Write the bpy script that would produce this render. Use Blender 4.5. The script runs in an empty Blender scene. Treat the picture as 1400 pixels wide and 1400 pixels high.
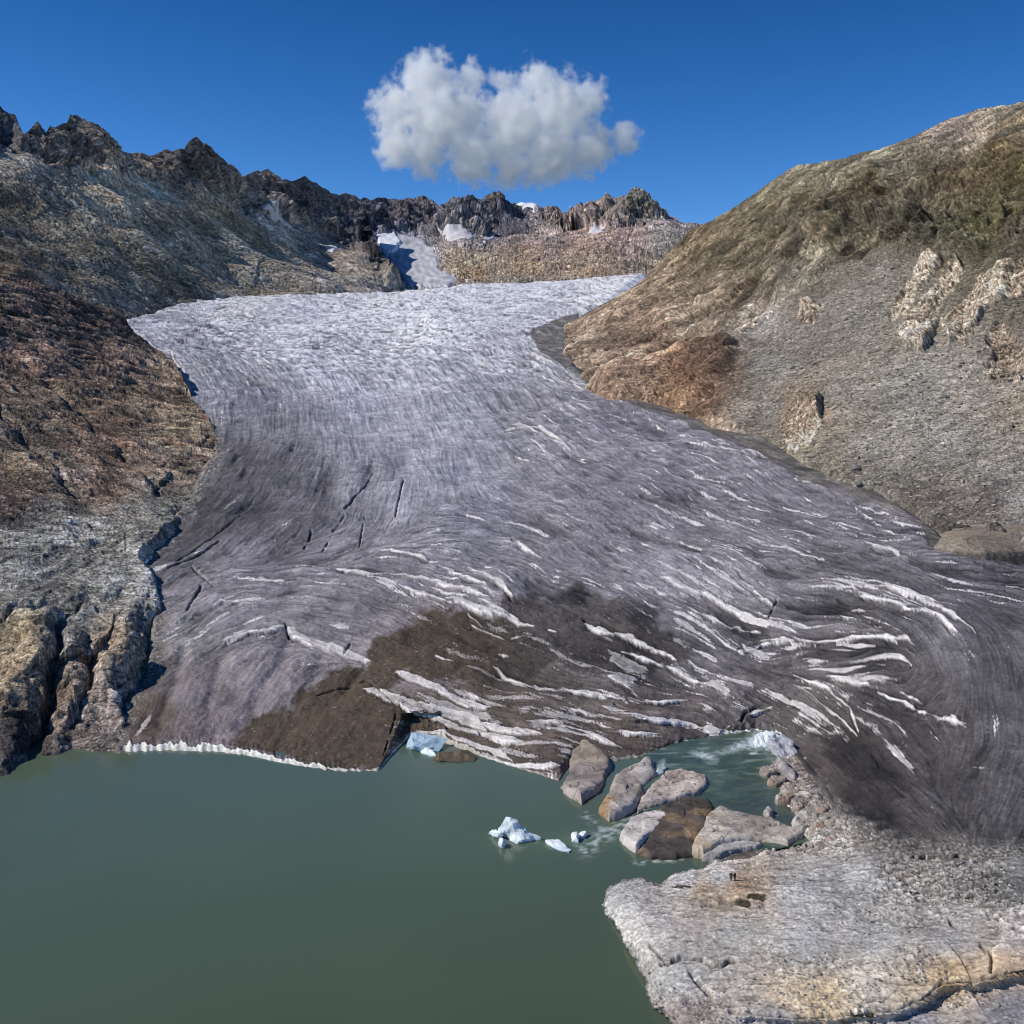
import bpy, math, random
import numpy as np
from mathutils import Vector

random.seed(7)
RS = np.random.RandomState(11)
SC = bpy.context.scene
COL = SC.collection

# ------------------------------------------------------------------ camera
H = 85.0                       # metres above the lake
PITCH = math.radians(5.711)
SP, CP = math.sin(PITCH), math.cos(PITCH)
FPX = 1400.0

def P(px, py, D):
    """point at depth D (metres along the view axis) behind photo pixel px,py"""
    u = (px - 700.0) / FPX
    v = (py - 700.0) / FPX
    return np.stack([u * D, D * (CP - v * SP), H - D * (SP + v * CP)], -1)

def Dz(py, z):
    v = (py - 700.0) / FPX
    return (H - z) / (SP + v * CP)

def G(px, py, z=0.0):
    """point of the horizontal plane z behind a photo pixel"""
    px = np.asarray(px, float); py = np.asarray(py, float)
    return P(px, py, Dz(py, z))

def to_px(w):
    x, y, z = w[..., 0], w[..., 1], w[..., 2] - H
    d = y * CP - z * SP
    v = -(z * CP + y * SP) / d
    return x / d * FPX + 700, v * FPX + 700

cam_d = bpy.data.cameras.new('camera')
cam = bpy.data.objects.new('camera', cam_d)
COL.objects.link(cam)
cam.location = (0, 0, H)
cam.rotation_euler = (math.pi / 2 - PITCH, 0, 0)
cam_d.sensor_width = 36
cam_d.lens = 36
cam_d.clip_start = 1
cam_d.clip_end = 60000
SC.camera = cam

# ------------------------------------------------------------------ noise tools
PERM = RS.permutation(256).astype(np.int32)
PERM = np.concatenate([PERM, PERM, PERM])
g = RS.normal(size=(256, 3)); g /= np.linalg.norm(g, axis=1)[:, None]
GRAD = g.astype(np.float32)

def perlin(x, y, z):
    x = np.asarray(x, np.float32); y = np.asarray(y, np.float32); z = np.asarray(z, np.float32)
    xi = np.floor(x); yi = np.floor(y); zi = np.floor(z)
    fx, fy, fz = x - xi, y - yi, z - zi
    xi = xi.astype(np.int32) & 255; yi = yi.astype(np.int32) & 255; zi = zi.astype(np.int32) & 255
    ux = fx * fx * fx * (fx * (fx * 6 - 15) + 10)
    uy = fy * fy * fy * (fy * (fy * 6 - 15) + 10)
    uz = fz * fz * fz * (fz * (fz * 6 - 15) + 10)
    out = 0
    for dx in (0, 1):
        px = PERM[xi + dx]; wx = ux if dx else 1 - ux
        for dy in (0, 1):
            py = PERM[px + yi + dy]; wy = uy if dy else 1 - uy
            for dz in (0, 1):
                gi = PERM[py + zi + dz]; wz = uz if dz else 1 - uz
                gr = GRAD[gi]
                out = out + wx * wy * wz * (gr[..., 0] * (fx - dx) + gr[..., 1] * (fy - dy) + gr[..., 2] * (fz - dz))
    return out * 1.7

def fbm(W, lams, hurst=1.0, spacing=None, ridged=False, stretch=(1, 1, 1), seed=0.0):
    """sum of octaves with wavelengths lams (m); amplitude lam**hurst, faded below the mesh spacing"""
    out = np.zeros(W.shape[:-1], np.float32)
    for k, lam in enumerate(lams):
        a = (lam / lams[0]) ** hurst
        n = perlin(W[..., 0] / (lam * stretch[0]) + seed + 13.7 * k, W[..., 1] / (lam * stretch[1]) + 5.1 * k, W[..., 2] / (lam * stretch[2]) + 3.3 * k + seed)
        if ridged:
            n = 0.5 - np.abs(n) * 1.6
        if spacing is not None:
            n = n * np.clip(lam / (2.2 * spacing) - 0.6, 0, 1)
        out += a * n
    return out

def band(W, sp, ridged=False, stretch=(1, 1, 1), seed=0.0, lo=1.7, hi=5.0, lams=(.5, 1, 2, 4, 8, 16, 32, 64, 128)):
    """grain whose size follows what the mesh can hold: every stone size is there, each shown where it is resolvable"""
    out = np.zeros(W.shape[:-1], np.float32)
    for k, lam in enumerate(lams):
        w = np.clip(lam / (lo * sp) - .6, 0, 1) * np.clip(1.7 - lam / (hi * sp), 0, 1)
        ii = np.where(w > .01)
        if len(ii[0]) == 0: continue
        q = W[ii]
        n = perlin(q[:, 0] / (lam * stretch[0]) + seed + 7.7 * k, q[:, 1] / (lam * stretch[1]) + 2.1 * k, q[:, 2] / (lam * stretch[2]) + seed)
        if ridged: n = .45 - np.abs(n) * 1.9
        out[ii] += n * w[ii]
    out -= out.mean(); out /= out.std() + 1e-9
    return out

def sm(a, b, x):
    t = np.clip((x - a) / (b - a), 0, 1)
    return t * t * (3 - 2 * t)

def lin(c):
    c = np.asarray(c, float) / 255.0
    return np.where(c < 0.04045, c / 12.92, ((c + 0.055) / 1.055) ** 2.4)

def rbf(pts, vals, reg=1e-4):
    pts = np.asarray(pts, float) / 1000.0
    vals = np.asarray(vals, float)
    n = len(pts)
    d = np.linalg.norm(pts[:, None] - pts[None], axis=2)
    K = d                                        # linear kernel: no overshoot
    A = np.zeros((n + 3, n + 3)); A[:n, :n] = K - reg * np.eye(n)
    A[:n, n] = 1; A[:n, n + 1:] = pts; A[n, :n] = 1; A[n + 1:, :n] = pts.T
    b = np.zeros(n + 3); b[:n] = vals
    w = np.linalg.solve(A, b)
    def f(x, y):
        x = np.asarray(x, float) / 1000.0; y = np.asarray(y, float) / 1000.0
        out = w[n] + w[n + 1] * x + w[n + 2] * y
        for i in range(n):
            r = np.sqrt((x - pts[i, 0]) ** 2 + (y - pts[i, 1]) ** 2 + 0.0002)
            out = out + w[i] * r
        return out
    return f

def depth_field(ctrl):
    """ctrl: (px, py, D) ; a plane is linear in 1/D"""
    f = rbf([(c[0], c[1]) for c in ctrl], [1000.0 / c[2] for c in ctrl])
    return lambda x, y: 1000.0 / np.maximum(f(x, y), 0.05)

def facet(W, lam, stretch=(1, 1, 1), rot=0.0, tilt=0.0, seed=0, steep=1.0):
    """angular blocks: the upper envelope of randomly tilted planes, one per jittered cell"""
    ca, sa = math.cos(rot), math.sin(rot); ct, st = math.cos(tilt), math.sin(tilt)
    x = W[..., 0] * ca + W[..., 1] * sa; y = -W[..., 0] * sa + W[..., 1] * ca; z = W[..., 2]
    x, z = x * ct + z * st, -x * st + z * ct
    q = np.stack([x / (lam * stretch[0]), y / (lam * stretch[1]), z / (lam * stretch[2])], -1).astype(np.float32) + seed * 7.3
    w = perlin(q[..., 0] * .9, q[..., 1] * .9, q[..., 2] * .9)
    q = q + np.stack([w, -w, w], -1) * .35
    b = np.floor(q - .5).astype(np.int32)
    best = np.full(q.shape[:-1], -9.0, np.float32)
    for dx in (0, 1):
        for dy in (0, 1):
            for dz in (0, 1):
                ci = (b + np.array([dx, dy, dz], np.int32))
                h = PERM[PERM[PERM[ci[..., 0] & 255] + (ci[..., 1] & 255)] + (ci[..., 2] & 255)]
                gr = GRAD[h]; hv = (PERM[h + 31] / 255.0).astype(np.float32)
                dl = q - (ci + .5 + GRAD[(h + 91) & 255] * .38)
                v = hv * .7 + (gr * dl).sum(-1) * 1.55 * steep - 1.15 * (dl * dl).sum(-1)
                best = np.maximum(best, v)
    return best - .45

def facets(W, lams, hurst=.9, spacing=None, **kw):
    out = 0; sd0 = kw.pop('seed', 0)
    for k, lam in enumerate(lams):
        f = facet(W, lam, seed=sd0 + k, rot=kw.get('rot', 0) + .5 * (k % 2), tilt=kw.get('tilt', 0), stretch=kw.get('stretch', (1, 1, 1)))
        if spacing is not None: f = f * np.clip(lam / (2.5 * spacing) - .5, 0, 1)
        out = out + f * (lam / lams[0]) ** hurst * (-1 if k % 2 else 1)
    return out

def idw(ctrl, x, y, power=3.0, soft=25.0):
    """smooth weighted mean of control rows (px, py, v1, v2...), evaluated coarsely and upsampled"""
    nr, nc = x.shape
    if nr < 40 or nc < 40: return idw_full(ctrl, x, y, power, soft)
    ri = np.unique(np.concatenate([np.arange(0, nr, 4), [nr - 1]])); ci = np.unique(np.concatenate([np.arange(0, nc, 4), [nc - 1]]))
    c = idw_full(ctrl, x[np.ix_(ri, ci)], y[np.ix_(ri, ci)], power, soft)
    r = np.arange(nr); i0 = np.clip(np.searchsorted(ri, r, 'right') - 1, 0, len(ri) - 2); t = ((r - ri[i0]) / (ri[i0 + 1] - ri[i0]))[:, None, None]
    c = c[i0] * (1 - t) + c[i0 + 1] * t
    r = np.arange(nc); j0 = np.clip(np.searchsorted(ci, r, 'right') - 1, 0, len(ci) - 2); t = ((r - ci[j0]) / (ci[j0 + 1] - ci[j0]))[None, :, None]
    return (c[:, j0] * (1 - t) + c[:, j0 + 1] * t).astype(np.float32)

def idw_full(ctrl, x, y, power=3.0, soft=25.0):
    c = np.asarray(ctrl, float)
    num = np.zeros(x.shape + (c.shape[1] - 2,), np.float32); den = np.zeros(x.shape, np.float32)
    for r in c:
        w = 1.0 / ((x - r[0]) ** 2 + ((y - r[1]) * 1.3) ** 2 + soft ** 2) ** (power / 2)
        w = w.astype(np.float32)
        den += w
        for k in range(c.shape[1] - 2):
            num[..., k] += w * r[2 + k]
    return num / den[..., None]

def poly_sd(x, y, poly, closed=True):
    """signed distance to polygon, negative inside (same units as the input)"""
    x = np.asarray(x, np.float32); y = np.asarray(y, np.float32)
    d = np.full(x.shape, 1e12, np.float32); inside = np.zeros(x.shape, bool)
    n = len(poly)
    for i in range(n if closed else n - 1):
        ax, ay = poly[i]; bx, by = poly[(i + 1) % n]
        ex, ey = bx - ax, by - ay
        t = np.clip(((x - ax) * ex + (y - ay) * ey) / (ex * ex + ey * ey + 1e-9), 0, 1)
        d = np.minimum(d, (x - ax - t * ex) ** 2 + (y - ay - t * ey) ** 2)
        if closed:
            c = ((ay > y) != (by > y)) & (x < (bx - ax) * (y - ay) / (by - ay + 1e-12) + ax)
            inside ^= c
    d = np.sqrt(d)
    return np.where(inside, -d, d) if closed else d

def blob(x, y, cx, cy, rx, ry, ang=0.0):
    a = math.radians(ang); dx = x - cx; dy = y - cy
    u = dx * math.cos(a) + dy * math.sin(a); v = -dx * math.sin(a) + dy * math.cos(a)
    return np.exp(-((u / rx) ** 2 + (v / ry) ** 2))

# ------------------------------------------------------------------ mesh / object helpers
def tag(o, label=None, cat=None, group=None, kind=None):
    if label: o['label'] = label
    if cat: o['category'] = cat
    if group: o['group'] = group
    if kind: o['kind'] = kind
    return o

def mesh_from(name, verts, faces, mat, col=None, parent=None, smooth=True, extra=None):
    verts = np.ascontiguousarray(verts, np.float32).reshape(-1, 3)
    faces = np.ascontiguousarray(faces, np.int32)
    k = faces.shape[1]
    used = np.zeros(len(verts), bool); used[faces.ravel()] = True
    idx = np.cumsum(used) - 1
    verts = verts[used]; faces = idx[faces].astype(np.int32)
    me = bpy.data.meshes.new(name)
    me.vertices.add(len(verts)); me.vertices.foreach_set('co', verts.ravel())
    me.loops.add(faces.size); me.loops.foreach_set('vertex_index', faces.ravel())
    me.polygons.add(len(faces))
    me.polygons.foreach_set('loop_start', np.arange(0, faces.size, k, dtype=np.int32))
    me.polygons.foreach_set('loop_total', np.full(len(faces), k, np.int32))
    me.polygons.foreach_set('use_smooth', np.full(len(faces), bool(smooth)))
    me.update(calc_edges=True)
    if col is not None:
        c = np.ones((len(used), 4), np.float32); c[:, :3] = np.clip(col.reshape(-1, 3), 0, 0.95)
        at = me.color_attributes.new('Col', 'FLOAT_COLOR', 'POINT')
        at.data.foreach_set('color', np.ascontiguousarray(c[used]).ravel())
    if extra is not None:
        for nm, arr in extra.items():
            at = me.attributes.new(nm, 'FLOAT', 'POINT')
            at.data.foreach_set('value', np.ascontiguousarray(arr.reshape(-1)[used], np.float32))
    me.materials.append(mat)
    o = bpy.data.objects.new(name, me); COL.objects.link(o)
    if parent is not None: o.parent = parent
    return o

def grid_faces(nr, nc, keep=None):
    i = np.arange(nr - 1)[:, None] * nc + np.arange(nc - 1)[None]
    f = np.stack([i, i + 1, i + nc + 1, i + nc], -1)
    if keep is not None:
        k = keep[:-1, :-1] & keep[1:, :-1] & keep[:-1, 1:] & keep[1:, 1:]
        f = f[k]
    return f.reshape(-1, 4)

def normals(W):
    a = np.gradient(W, axis=0); b = np.gradient(W, axis=1)
    n = np.cross(a, b); n /= np.linalg.norm(n, axis=-1)[..., None] + 1e-9
    s = np.sign(n[..., 2:3]); s[s == 0] = 1
    # keep the side that looks at the camera's half space
    return n * s

def sharpen(col, k=.9, r=2):
    """crisper mineral grain: stretch each point's tone against its neighbourhood"""
    L = np.log(np.maximum(col.mean(-1), 1e-3)).astype(np.float32); B = L
    for ax in (0, 1):
        p = np.concatenate([np.repeat(np.take(B, [0], ax), r, ax), B, np.repeat(np.take(B, [-1], ax), r, ax)], ax)
        B = sum(np.take(p, np.arange(k_, k_ + B.shape[ax]), ax) for k_ in range(2 * r + 1)) / (2 * r + 1)
    return np.clip(col * np.exp(np.clip(k * (L - B), -.9, .42))[..., None], .005, .9)

class Layer:
    """a real surface sampled densely where the camera looks; rows run crest -> foot"""
    def __init__(self, px0, px1, sx, top, bot, rows, ctrl=None, field=None):
        self.xs = np.arange(px0, px1 + sx, sx, dtype=np.float64)
        self.top = np.interp(self.xs, [t[0] for t in top], [t[1] for t in top])
        self.bot = np.interp(self.xs, [t[0] for t in bot], [t[1] for t in bot])
        self.s = np.linspace(0, 1, rows)
        self.PX = np.repeat(self.xs[None], rows, 0)
        self.PY = self.top[None] + (self.bot - self.top)[None] * self.s[:, None]
        self.field = field or depth_field(ctrl)
        self.D = self.field(self.PX, self.PY)
        self.W = P(self.PX, self.PY, self.D)
        self.N = normals(self.W)
        self.sp = self.D / FPX * max(sx, 1.0) * 1.2
        self.px0, self.sx, self.rows = px0, sx, rows
    def lic(self, noise, ang, steps=14, step=1.5, scale=None):
        """streak a noise field along the local direction (radians, photo-plane)"""
        ca = np.cos(ang).astype(np.float32); sa = np.sin(ang).astype(np.float32)
        h = (self.bot - self.top).astype(np.float32); top = self.top.astype(np.float32)
        nr, nc = noise.shape
        acc = noise.astype(np.float32).copy(); cnt = 1
        st = step if scale is None else step * scale.astype(np.float32)
        for sg in (1, -1):
            x = self.PX.astype(np.float32).copy(); y = self.PY.astype(np.float32).copy()
            i = np.repeat(np.arange(nr)[:, None], nc, 1); j = np.repeat(np.arange(nc)[None], nr, 0)
            dx0 = ca * sg; dy0 = sa * sg
            for k in range(steps):
                dx = ca[i, j]; dy = sa[i, j]
                s = np.where(dx * dx0 + dy * dy0 < 0, -1, 1)
                dx = dx * s; dy = dy * s; dx0, dy0 = dx, dy
                x += dx * st; y += dy * st
                j = np.clip(((x - self.px0) / self.sx + .5).astype(np.int32), 0, nc - 1)
                i = np.clip(((y - top[j]) / h[j] * (nr - 1) + .5).astype(np.int32), 0, nr - 1)
                acc += noise[i, j]; cnt += 1
        acc /= cnt
        acc -= acc.mean(); acc /= acc.std() + 1e-9
        return acc
    def build(self, name, mat, col, back=0.0, drop=1.0, skirt=0.0, keep=None, extra=None, smooth=True):
        W = self.W; nr, nc = self.PX.shape; col = sharpen(col)
        rowsW = [W]; rowsC = [col]; ex = {k: [v] for k, v in (extra or {}).items()}
        K = keep if keep is not None else np.ones((nr, nc), bool)
        rowsK = [K]
        if back > 0:
            t = (np.linspace(1, 0, 14, endpoint=False) ** 1.6)[:, None, None]
            crest = W[0][None]
            hd = W[0].copy(); hd[:, 2] = 0; hd /= np.linalg.norm(hd, axis=1)[:, None]
            off = np.zeros((14, nc, 3)); off += hd[None] * t * back
            off[..., 2] -= (t[..., 0] ** 1.3) * back * drop
            B = crest + off
            B[..., 2] += fbm(B, [back * .3, back * .12], 1.0) * t[..., 0] * back * .06
            rowsW.insert(0, B); rowsC.insert(0, np.repeat(col[0][None], 14, 0)); rowsK.insert(0, np.repeat(K[0][None], 14, 0))
            for k in ex: ex[k].insert(0, np.repeat(extra[k][0][None], 14, 0))
        if skirt > 0:
            t = np.array([0.3, 1.0])[:, None, None]
            S = W[-1][None] + np.array([0, 0, -1.0]) * t * skirt
            rowsW.append(S); rowsC.append(np.repeat(col[-1][None], 2, 0)); rowsK.append(np.repeat(K[-1][None], 2, 0))
            for k in ex: ex[k].append(np.repeat(extra[k][-1][None], 2, 0))
        V = np.concatenate(rowsW); C = np.concatenate(rowsC); Kp = np.concatenate(rowsK)
        E = {k: np.concatenate(v) for k, v in ex.items()} if extra else None
        return mesh_from(name, V, grid_faces(V.shape[0], nc, Kp), mat, C, smooth=smooth, extra=E)

# ------------------------------------------------------------------ materials
def new_mat(name):
    m = bpy.data.materials.new(name); m.use_nodes = True
    nt = m.node_tree; nt.nodes.clear()
    out = nt.nodes.new('ShaderNodeOutputMaterial'); b = nt.nodes.new('ShaderNodeBsdfPrincipled')
    nt.links.new(b.outputs[0], out.inputs[0])
    return m, nt, b, out

def noise_node(nt, scale, detail=4, rough=.6, vec=None):
    n = nt.nodes.new('ShaderNodeTexNoise'); n.inputs['Scale'].default_value = scale
    n.inputs['Detail'].default_value = detail; n.inputs['Roughness'].default_value = rough
    if vec is not None: nt.links.new(vec, n.inputs['Vector'])
    return n

def ground_mat(name, fine, amount=.25, bump=.5, rough=.9, spec=.2, bdist=.5, speck=0.0, speck_scale=1.0, speck_col=(.6, .58, .55, 1), joints=None, rot=(0, 0, 0), aniso=(1, 1, 1), jtone=.35, jcrack=.5):
    """surface whose colour comes from the mesh attribute Col, broken up by world-scale noise"""
    m, nt, b, out = new_mat(name)
    geo = nt.nodes.new('ShaderNodeNewGeometry')
    at = nt.nodes.new('ShaderNodeAttribute'); at.attribute_name = 'Col'
    n1 = noise_node(nt, 1.0 / fine, 5, .65, geo.outputs['Position'])
    mr = nt.nodes.new('ShaderNodeMapRange')
    mr.inputs['From Min'].default_value = .3; mr.inputs['From Max'].default_value = .7
    mr.inputs['To Min'].default_value = 1 - amount; mr.inputs['To Max'].default_value = 1 + amount
    nt.links.new(n1.outputs['Fac'], mr.inputs['Value'])
    mx = nt.nodes.new('ShaderNodeVectorMath'); mx.operation = 'SCALE'
    nt.links.new(at.outputs['Color'], mx.inputs[0]); nt.links.new(mr.outputs[0], mx.inputs['Scale'])
    last = mx.outputs[0]
    jh = None
    if joints:
        # jointed rock: angular blocks of slightly different tone with dark cracks between them
        wn = noise_node(nt, .45 / joints[0], 3, .6, geo.outputs['Position'])
        ws = nt.nodes.new('ShaderNodeVectorMath'); ws.operation = 'SCALE'; ws.inputs['Scale'].default_value = joints[0] * .9
        nt.links.new(wn.outputs['Color'], ws.inputs[0])
        wa = nt.nodes.new('ShaderNodeVectorMath'); wa.operation = 'ADD'; nt.links.new(geo.outputs['Position'], wa.inputs[0]); nt.links.new(ws.outputs[0], wa.inputs[1])
        mp = nt.nodes.new('ShaderNodeMapping'); mp.inputs['Rotation'].default_value = rot; mp.inputs['Scale'].default_value = aniso
        nt.links.new(wa.outputs[0], mp.inputs['Vector'])
        for lam in joints:
            v = nt.nodes.new('ShaderNodeTexVoronoi'); v.inputs['Scale'].default_value = 1 / lam; nt.links.new(mp.outputs[0], v.inputs['Vector'])
            e = nt.nodes.new('ShaderNodeTexVoronoi'); e.feature = 'DISTANCE_TO_EDGE'; e.inputs['Scale'].default_value = 1 / lam; nt.links.new(mp.outputs[0], e.inputs['Vector'])
            sp3 = nt.nodes.new('ShaderNodeSeparateColor'); nt.links.new(v.outputs['Color'], sp3.inputs[0])
            t1 = nt.nodes.new('ShaderNodeMapRange'); t1.inputs['To Min'].default_value = 1 - jtone; t1.inputs['To Max'].default_value = 1 + jtone; nt.links.new(sp3.outputs[0], t1.inputs['Value'])
            t2 = nt.nodes.new('ShaderNodeMapRange'); t2.inputs['From Min'].default_value = .0; t2.inputs['From Max'].default_value = .09; t2.inputs['To Min'].default_value = 1 - jcrack; t2.inputs['To Max'].default_value = 1; nt.links.new(e.outputs['Distance'], t2.inputs['Value'])
            tm = nt.nodes.new('ShaderNodeMath'); tm.operation = 'MULTIPLY'; nt.links.new(t1.outputs[0], tm.inputs[0]); nt.links.new(t2.outputs[0], tm.inputs[1])
            m2 = nt.nodes.new('ShaderNodeVectorMath'); m2.operation = 'SCALE'; nt.links.new(last, m2.inputs[0]); nt.links.new(tm.outputs[0], m2.inputs['Scale']); last = m2.outputs[0]
            hh = nt.nodes.new('ShaderNodeMath'); hh.operation = 'MULTIPLY_ADD'; nt.links.new(sp3.outputs[1], hh.inputs[0]); hh.inputs[1].default_value = lam * .22
            h2 = nt.nodes.new('ShaderNodeMath'); h2.operation = 'MULTIPLY'; nt.links.new(t2.outputs[0], h2.inputs[0]); h2.inputs[1].default_value = lam * .12
            nt.links.new(h2.outputs[0], hh.inputs[2])
            if jh is None: jh = hh.outputs[0]
            else:
                ad = nt.nodes.new('ShaderNodeMath'); ad.operation = 'ADD'; nt.links.new(jh, ad.inputs[0]); nt.links.new(hh.outputs[0], ad.inputs[1]); jh = ad.outputs[0]
    if speck > 0:
        v = nt.nodes.new('ShaderNodeTexVoronoi'); v.inputs['Scale'].default_value = 1.0 / speck_scale
        nt.links.new(geo.outputs['Position'], v.inputs['Vector'])
        lt = nt.nodes.new('ShaderNodeMath'); lt.operation = 'LESS_THAN'; lt.inputs[1].default_value = speck
        nt.links.new(v.outputs['Distance'], lt.inputs[0])
        mm = nt.nodes.new('ShaderNodeMix'); mm.data_type = 'RGBA'
        ml = nt.nodes.new('ShaderNodeMath'); ml.operation = 'MULTIPLY'; ml.inputs[1].default_value = .7
        nt.links.new(lt.outputs[0], ml.inputs[0])
        nt.links.new(ml.outputs[0], mm.inputs['Factor']); nt.links.new(last, mm.inputs['A']); mm.inputs['B'].default_value = speck_col
        last = mm.outputs['Result']
    nt.links.new(last, b.inputs['Base Color'])
    b.inputs['Roughness'].default_value = rough; b.inputs['Specular IOR Level'].default_value = spec
    bp = nt.nodes.new('ShaderNodeBump'); bp.inputs['Strength'].default_value = bump; bp.inputs['Distance'].default_value = bdist
    n2 = noise_node(nt, 1.0 / (fine * .7), 6, .7, geo.outputs['Position'])
    nt.links.new(n2.outputs['Fac'], bp.inputs['Height']); nt.links.new(bp.outputs[0], b.inputs['Normal'])
    if jh is not None:
        b2 = nt.nodes.new('ShaderNodeBump'); b2.inputs['Strength'].default_value = .9; b2.inputs['Distance'].default_value = 1.0
        nt.links.new(jh, b2.inputs['Height']); nt.links.new(b2.outputs[0], bp.inputs['Normal'])
    return m

M_ICE = ground_mat('glacier_ice', 1.2, .22, .4, .7, .3, .4)
M_ROCK_R = ground_mat('jointed_slope_rock', 1.6, .30, .7, .9, .15, .9, joints=(6.5, 2.6), rot=(.5, .2, .6), aniso=(.6, 1.0, 1.3), jtone=.19, jcrack=.34)
M_ROCK_L = ground_mat('foliated_rock', 1.6, .30, .7, .9, .15, .9, joints=(6.0, 2.2), rot=(.2, -.45, .2), aniso=(.45, .8, 1.8), jtone=.26, jcrack=.42)
M_ROCK_FAR = ground_mat('far_rock', 6.0, .30, .8, .95, .1, 4.0, joints=(24.0, 9.0), rot=(.5, .4, .7), aniso=(.8, 1, 1), jtone=.22, jcrack=.34)
M_ROCK_NEAR = ground_mat('polished_bedrock', .7, .10, .4, .8, .25, .12, joints=(4.5,), rot=(0, 0, .5), aniso=(.5, 1.1, 1.3), jtone=.08, jcrack=.16)
M_GRAV = ground_mat('gravel_heap', .5, .35, .8, .9, .1, .3, joints=(1.1,), jtone=.3, jcrack=.45)
M_SNOW = ground_mat('old_snow', 10.0, .06, .3, .8, .2, 1.5)

EXEC_LAYERS = True
# ================================================================== GLACIER
gl_ctrl = []
for px, py, z in [(160, 1022, .8), (300, 1018, .8), (430, 1036, .8), (520, 1042, 1.0), (600, 1005, 1.0), (680, 1030, .8), (760, 1055, .8), (800, 1022, 1.0),
                  (880, 1026, .8), (960, 1006, .7), (1050, 998, .8), (1095, 1030, 1.6), (1150, 1100, 4), (1230, 1165, 5), (1400, 1168, 7), (1750, 1180, 12),
                  (230, 960, 6.5), (350, 950, 7), (450, 960, 6), (350, 885, 14.5), (450, 885, 14), (230, 880, 14), (160, 960, 5),
                  (700, 910, 12), (600, 930, 11), (850, 950, 8), (1000, 940, 8), (1100, 900, 13.5), (1250, 900, 16), (1400, 900, 19), (1250, 1040, 9), (1400, 1080, 11), (1750, 900, 28)]:
    gl_ctrl.append((px, py, Dz(py, z)))
gl_ctrl += [(100, 800, 350), (350, 800, 358), (700, 800, 352), (1050, 800, 352), (1400, 780, 362), (1750, 780, 330),
            (190, 760, 385), (250, 690, 460), (450, 700, 450), (700, 700, 455), (1000, 700, 445), (1280, 695, 432), (1500, 700, 420), (1750, 680, 400),
            (300, 600, 596), (500, 600, 600), (700, 600, 600), (900, 600, 585), (1060, 610, 560),
            (270, 540, 735), (450, 540, 740), (650, 540, 745), (850, 545, 712),
            (230, 490, 960), (400, 480, 1020), (600, 475, 1060), (760, 480, 1010),
            (170, 440, 1290), (300, 450, 1300), (500, 440, 1450), (700, 440, 1430), (780, 440, 1400),
            (280, 408, 1950), (500, 400, 2250), (700, 388, 2450), (890, 372, 2650), (950, 368, 2700), (-350, 440, 1200), (-350, 800, 330), (-350, 600, 560)]
gl_field = depth_field(gl_ctrl)
front = [(-300, 1060), (150, 1032), (170, 1028), (230, 1026), (300, 1028), (340, 1033), (380, 1042), (430, 1050), (470, 1055), (518, 1054), (530, 1040), (545, 1022), (560, 1008), (600, 1012), (640, 1028),
         (700, 1048), (740, 1060), (764, 1068), (772, 1055), (784, 1040), (800, 1034), (820, 1040), (845, 1040), (890, 1033), (930, 1020), (960, 1014), (1000, 1008), (1040, 1004), (1070, 1010), (1090, 1035), (1120, 1075), (1150, 1115), (1190, 1150),
         (1230, 1168), (1300, 1172), (1400, 1172), (1750, 1190)]
lip = [(-350, 445), (120, 445), (170, 438), (230, 420), (280, 406), (330, 403), (400, 403), (470, 402), (550, 398), (620, 391), (700, 386), (780, 382), (850, 378), (890, 372), (950, 364), (1000, 362), (1750, 362)]
gl = Layer(-60, 1760, 1.25, lip, [(-60, 1050), (200, 1035), (520, 1045), (760, 1055), (900, 1050), (1050, 1060), (1150, 1110), (1250, 1168), (1760, 1185)], 600, field=gl_field)
_real = np.interp(gl.xs, [t[0] for t in front], [t[1] for t in front])
_real = _real + (7 * perlin(gl.xs / 34, 0 * gl.xs, 0 * gl.xs) + 2.5 * perlin(gl.xs / 9, 0 * gl.xs, 0 * gl.xs + 3)) * sm(1110, 1150, gl.xs) + 1.5 * perlin(gl.xs / 7, 0 * gl.xs, 0 * gl.xs + 5)
gl.PY = gl.PY + (_real - gl.bot)[None] * (gl.s[:, None] ** 9)
gl.D = gl.field(gl.PX, gl.PY)
_lim = Dz(_real, 0.0)[None] + (_real[None] - gl.PY) * .20        # nothing overhangs the foot of the ice cliff
gl.D = np.where((gl.PX < 1085) & (_real[None] - gl.PY < 40), np.maximum(gl.D, _lim), gl.D); gl.W = P(gl.PX, gl.PY, gl.D); gl.N = normals(gl.W); gl.sp = gl.D / FPX * 1.5
PX, PY, D = gl.PX, gl.PY, gl.D
W0 = gl.W.copy()
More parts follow.
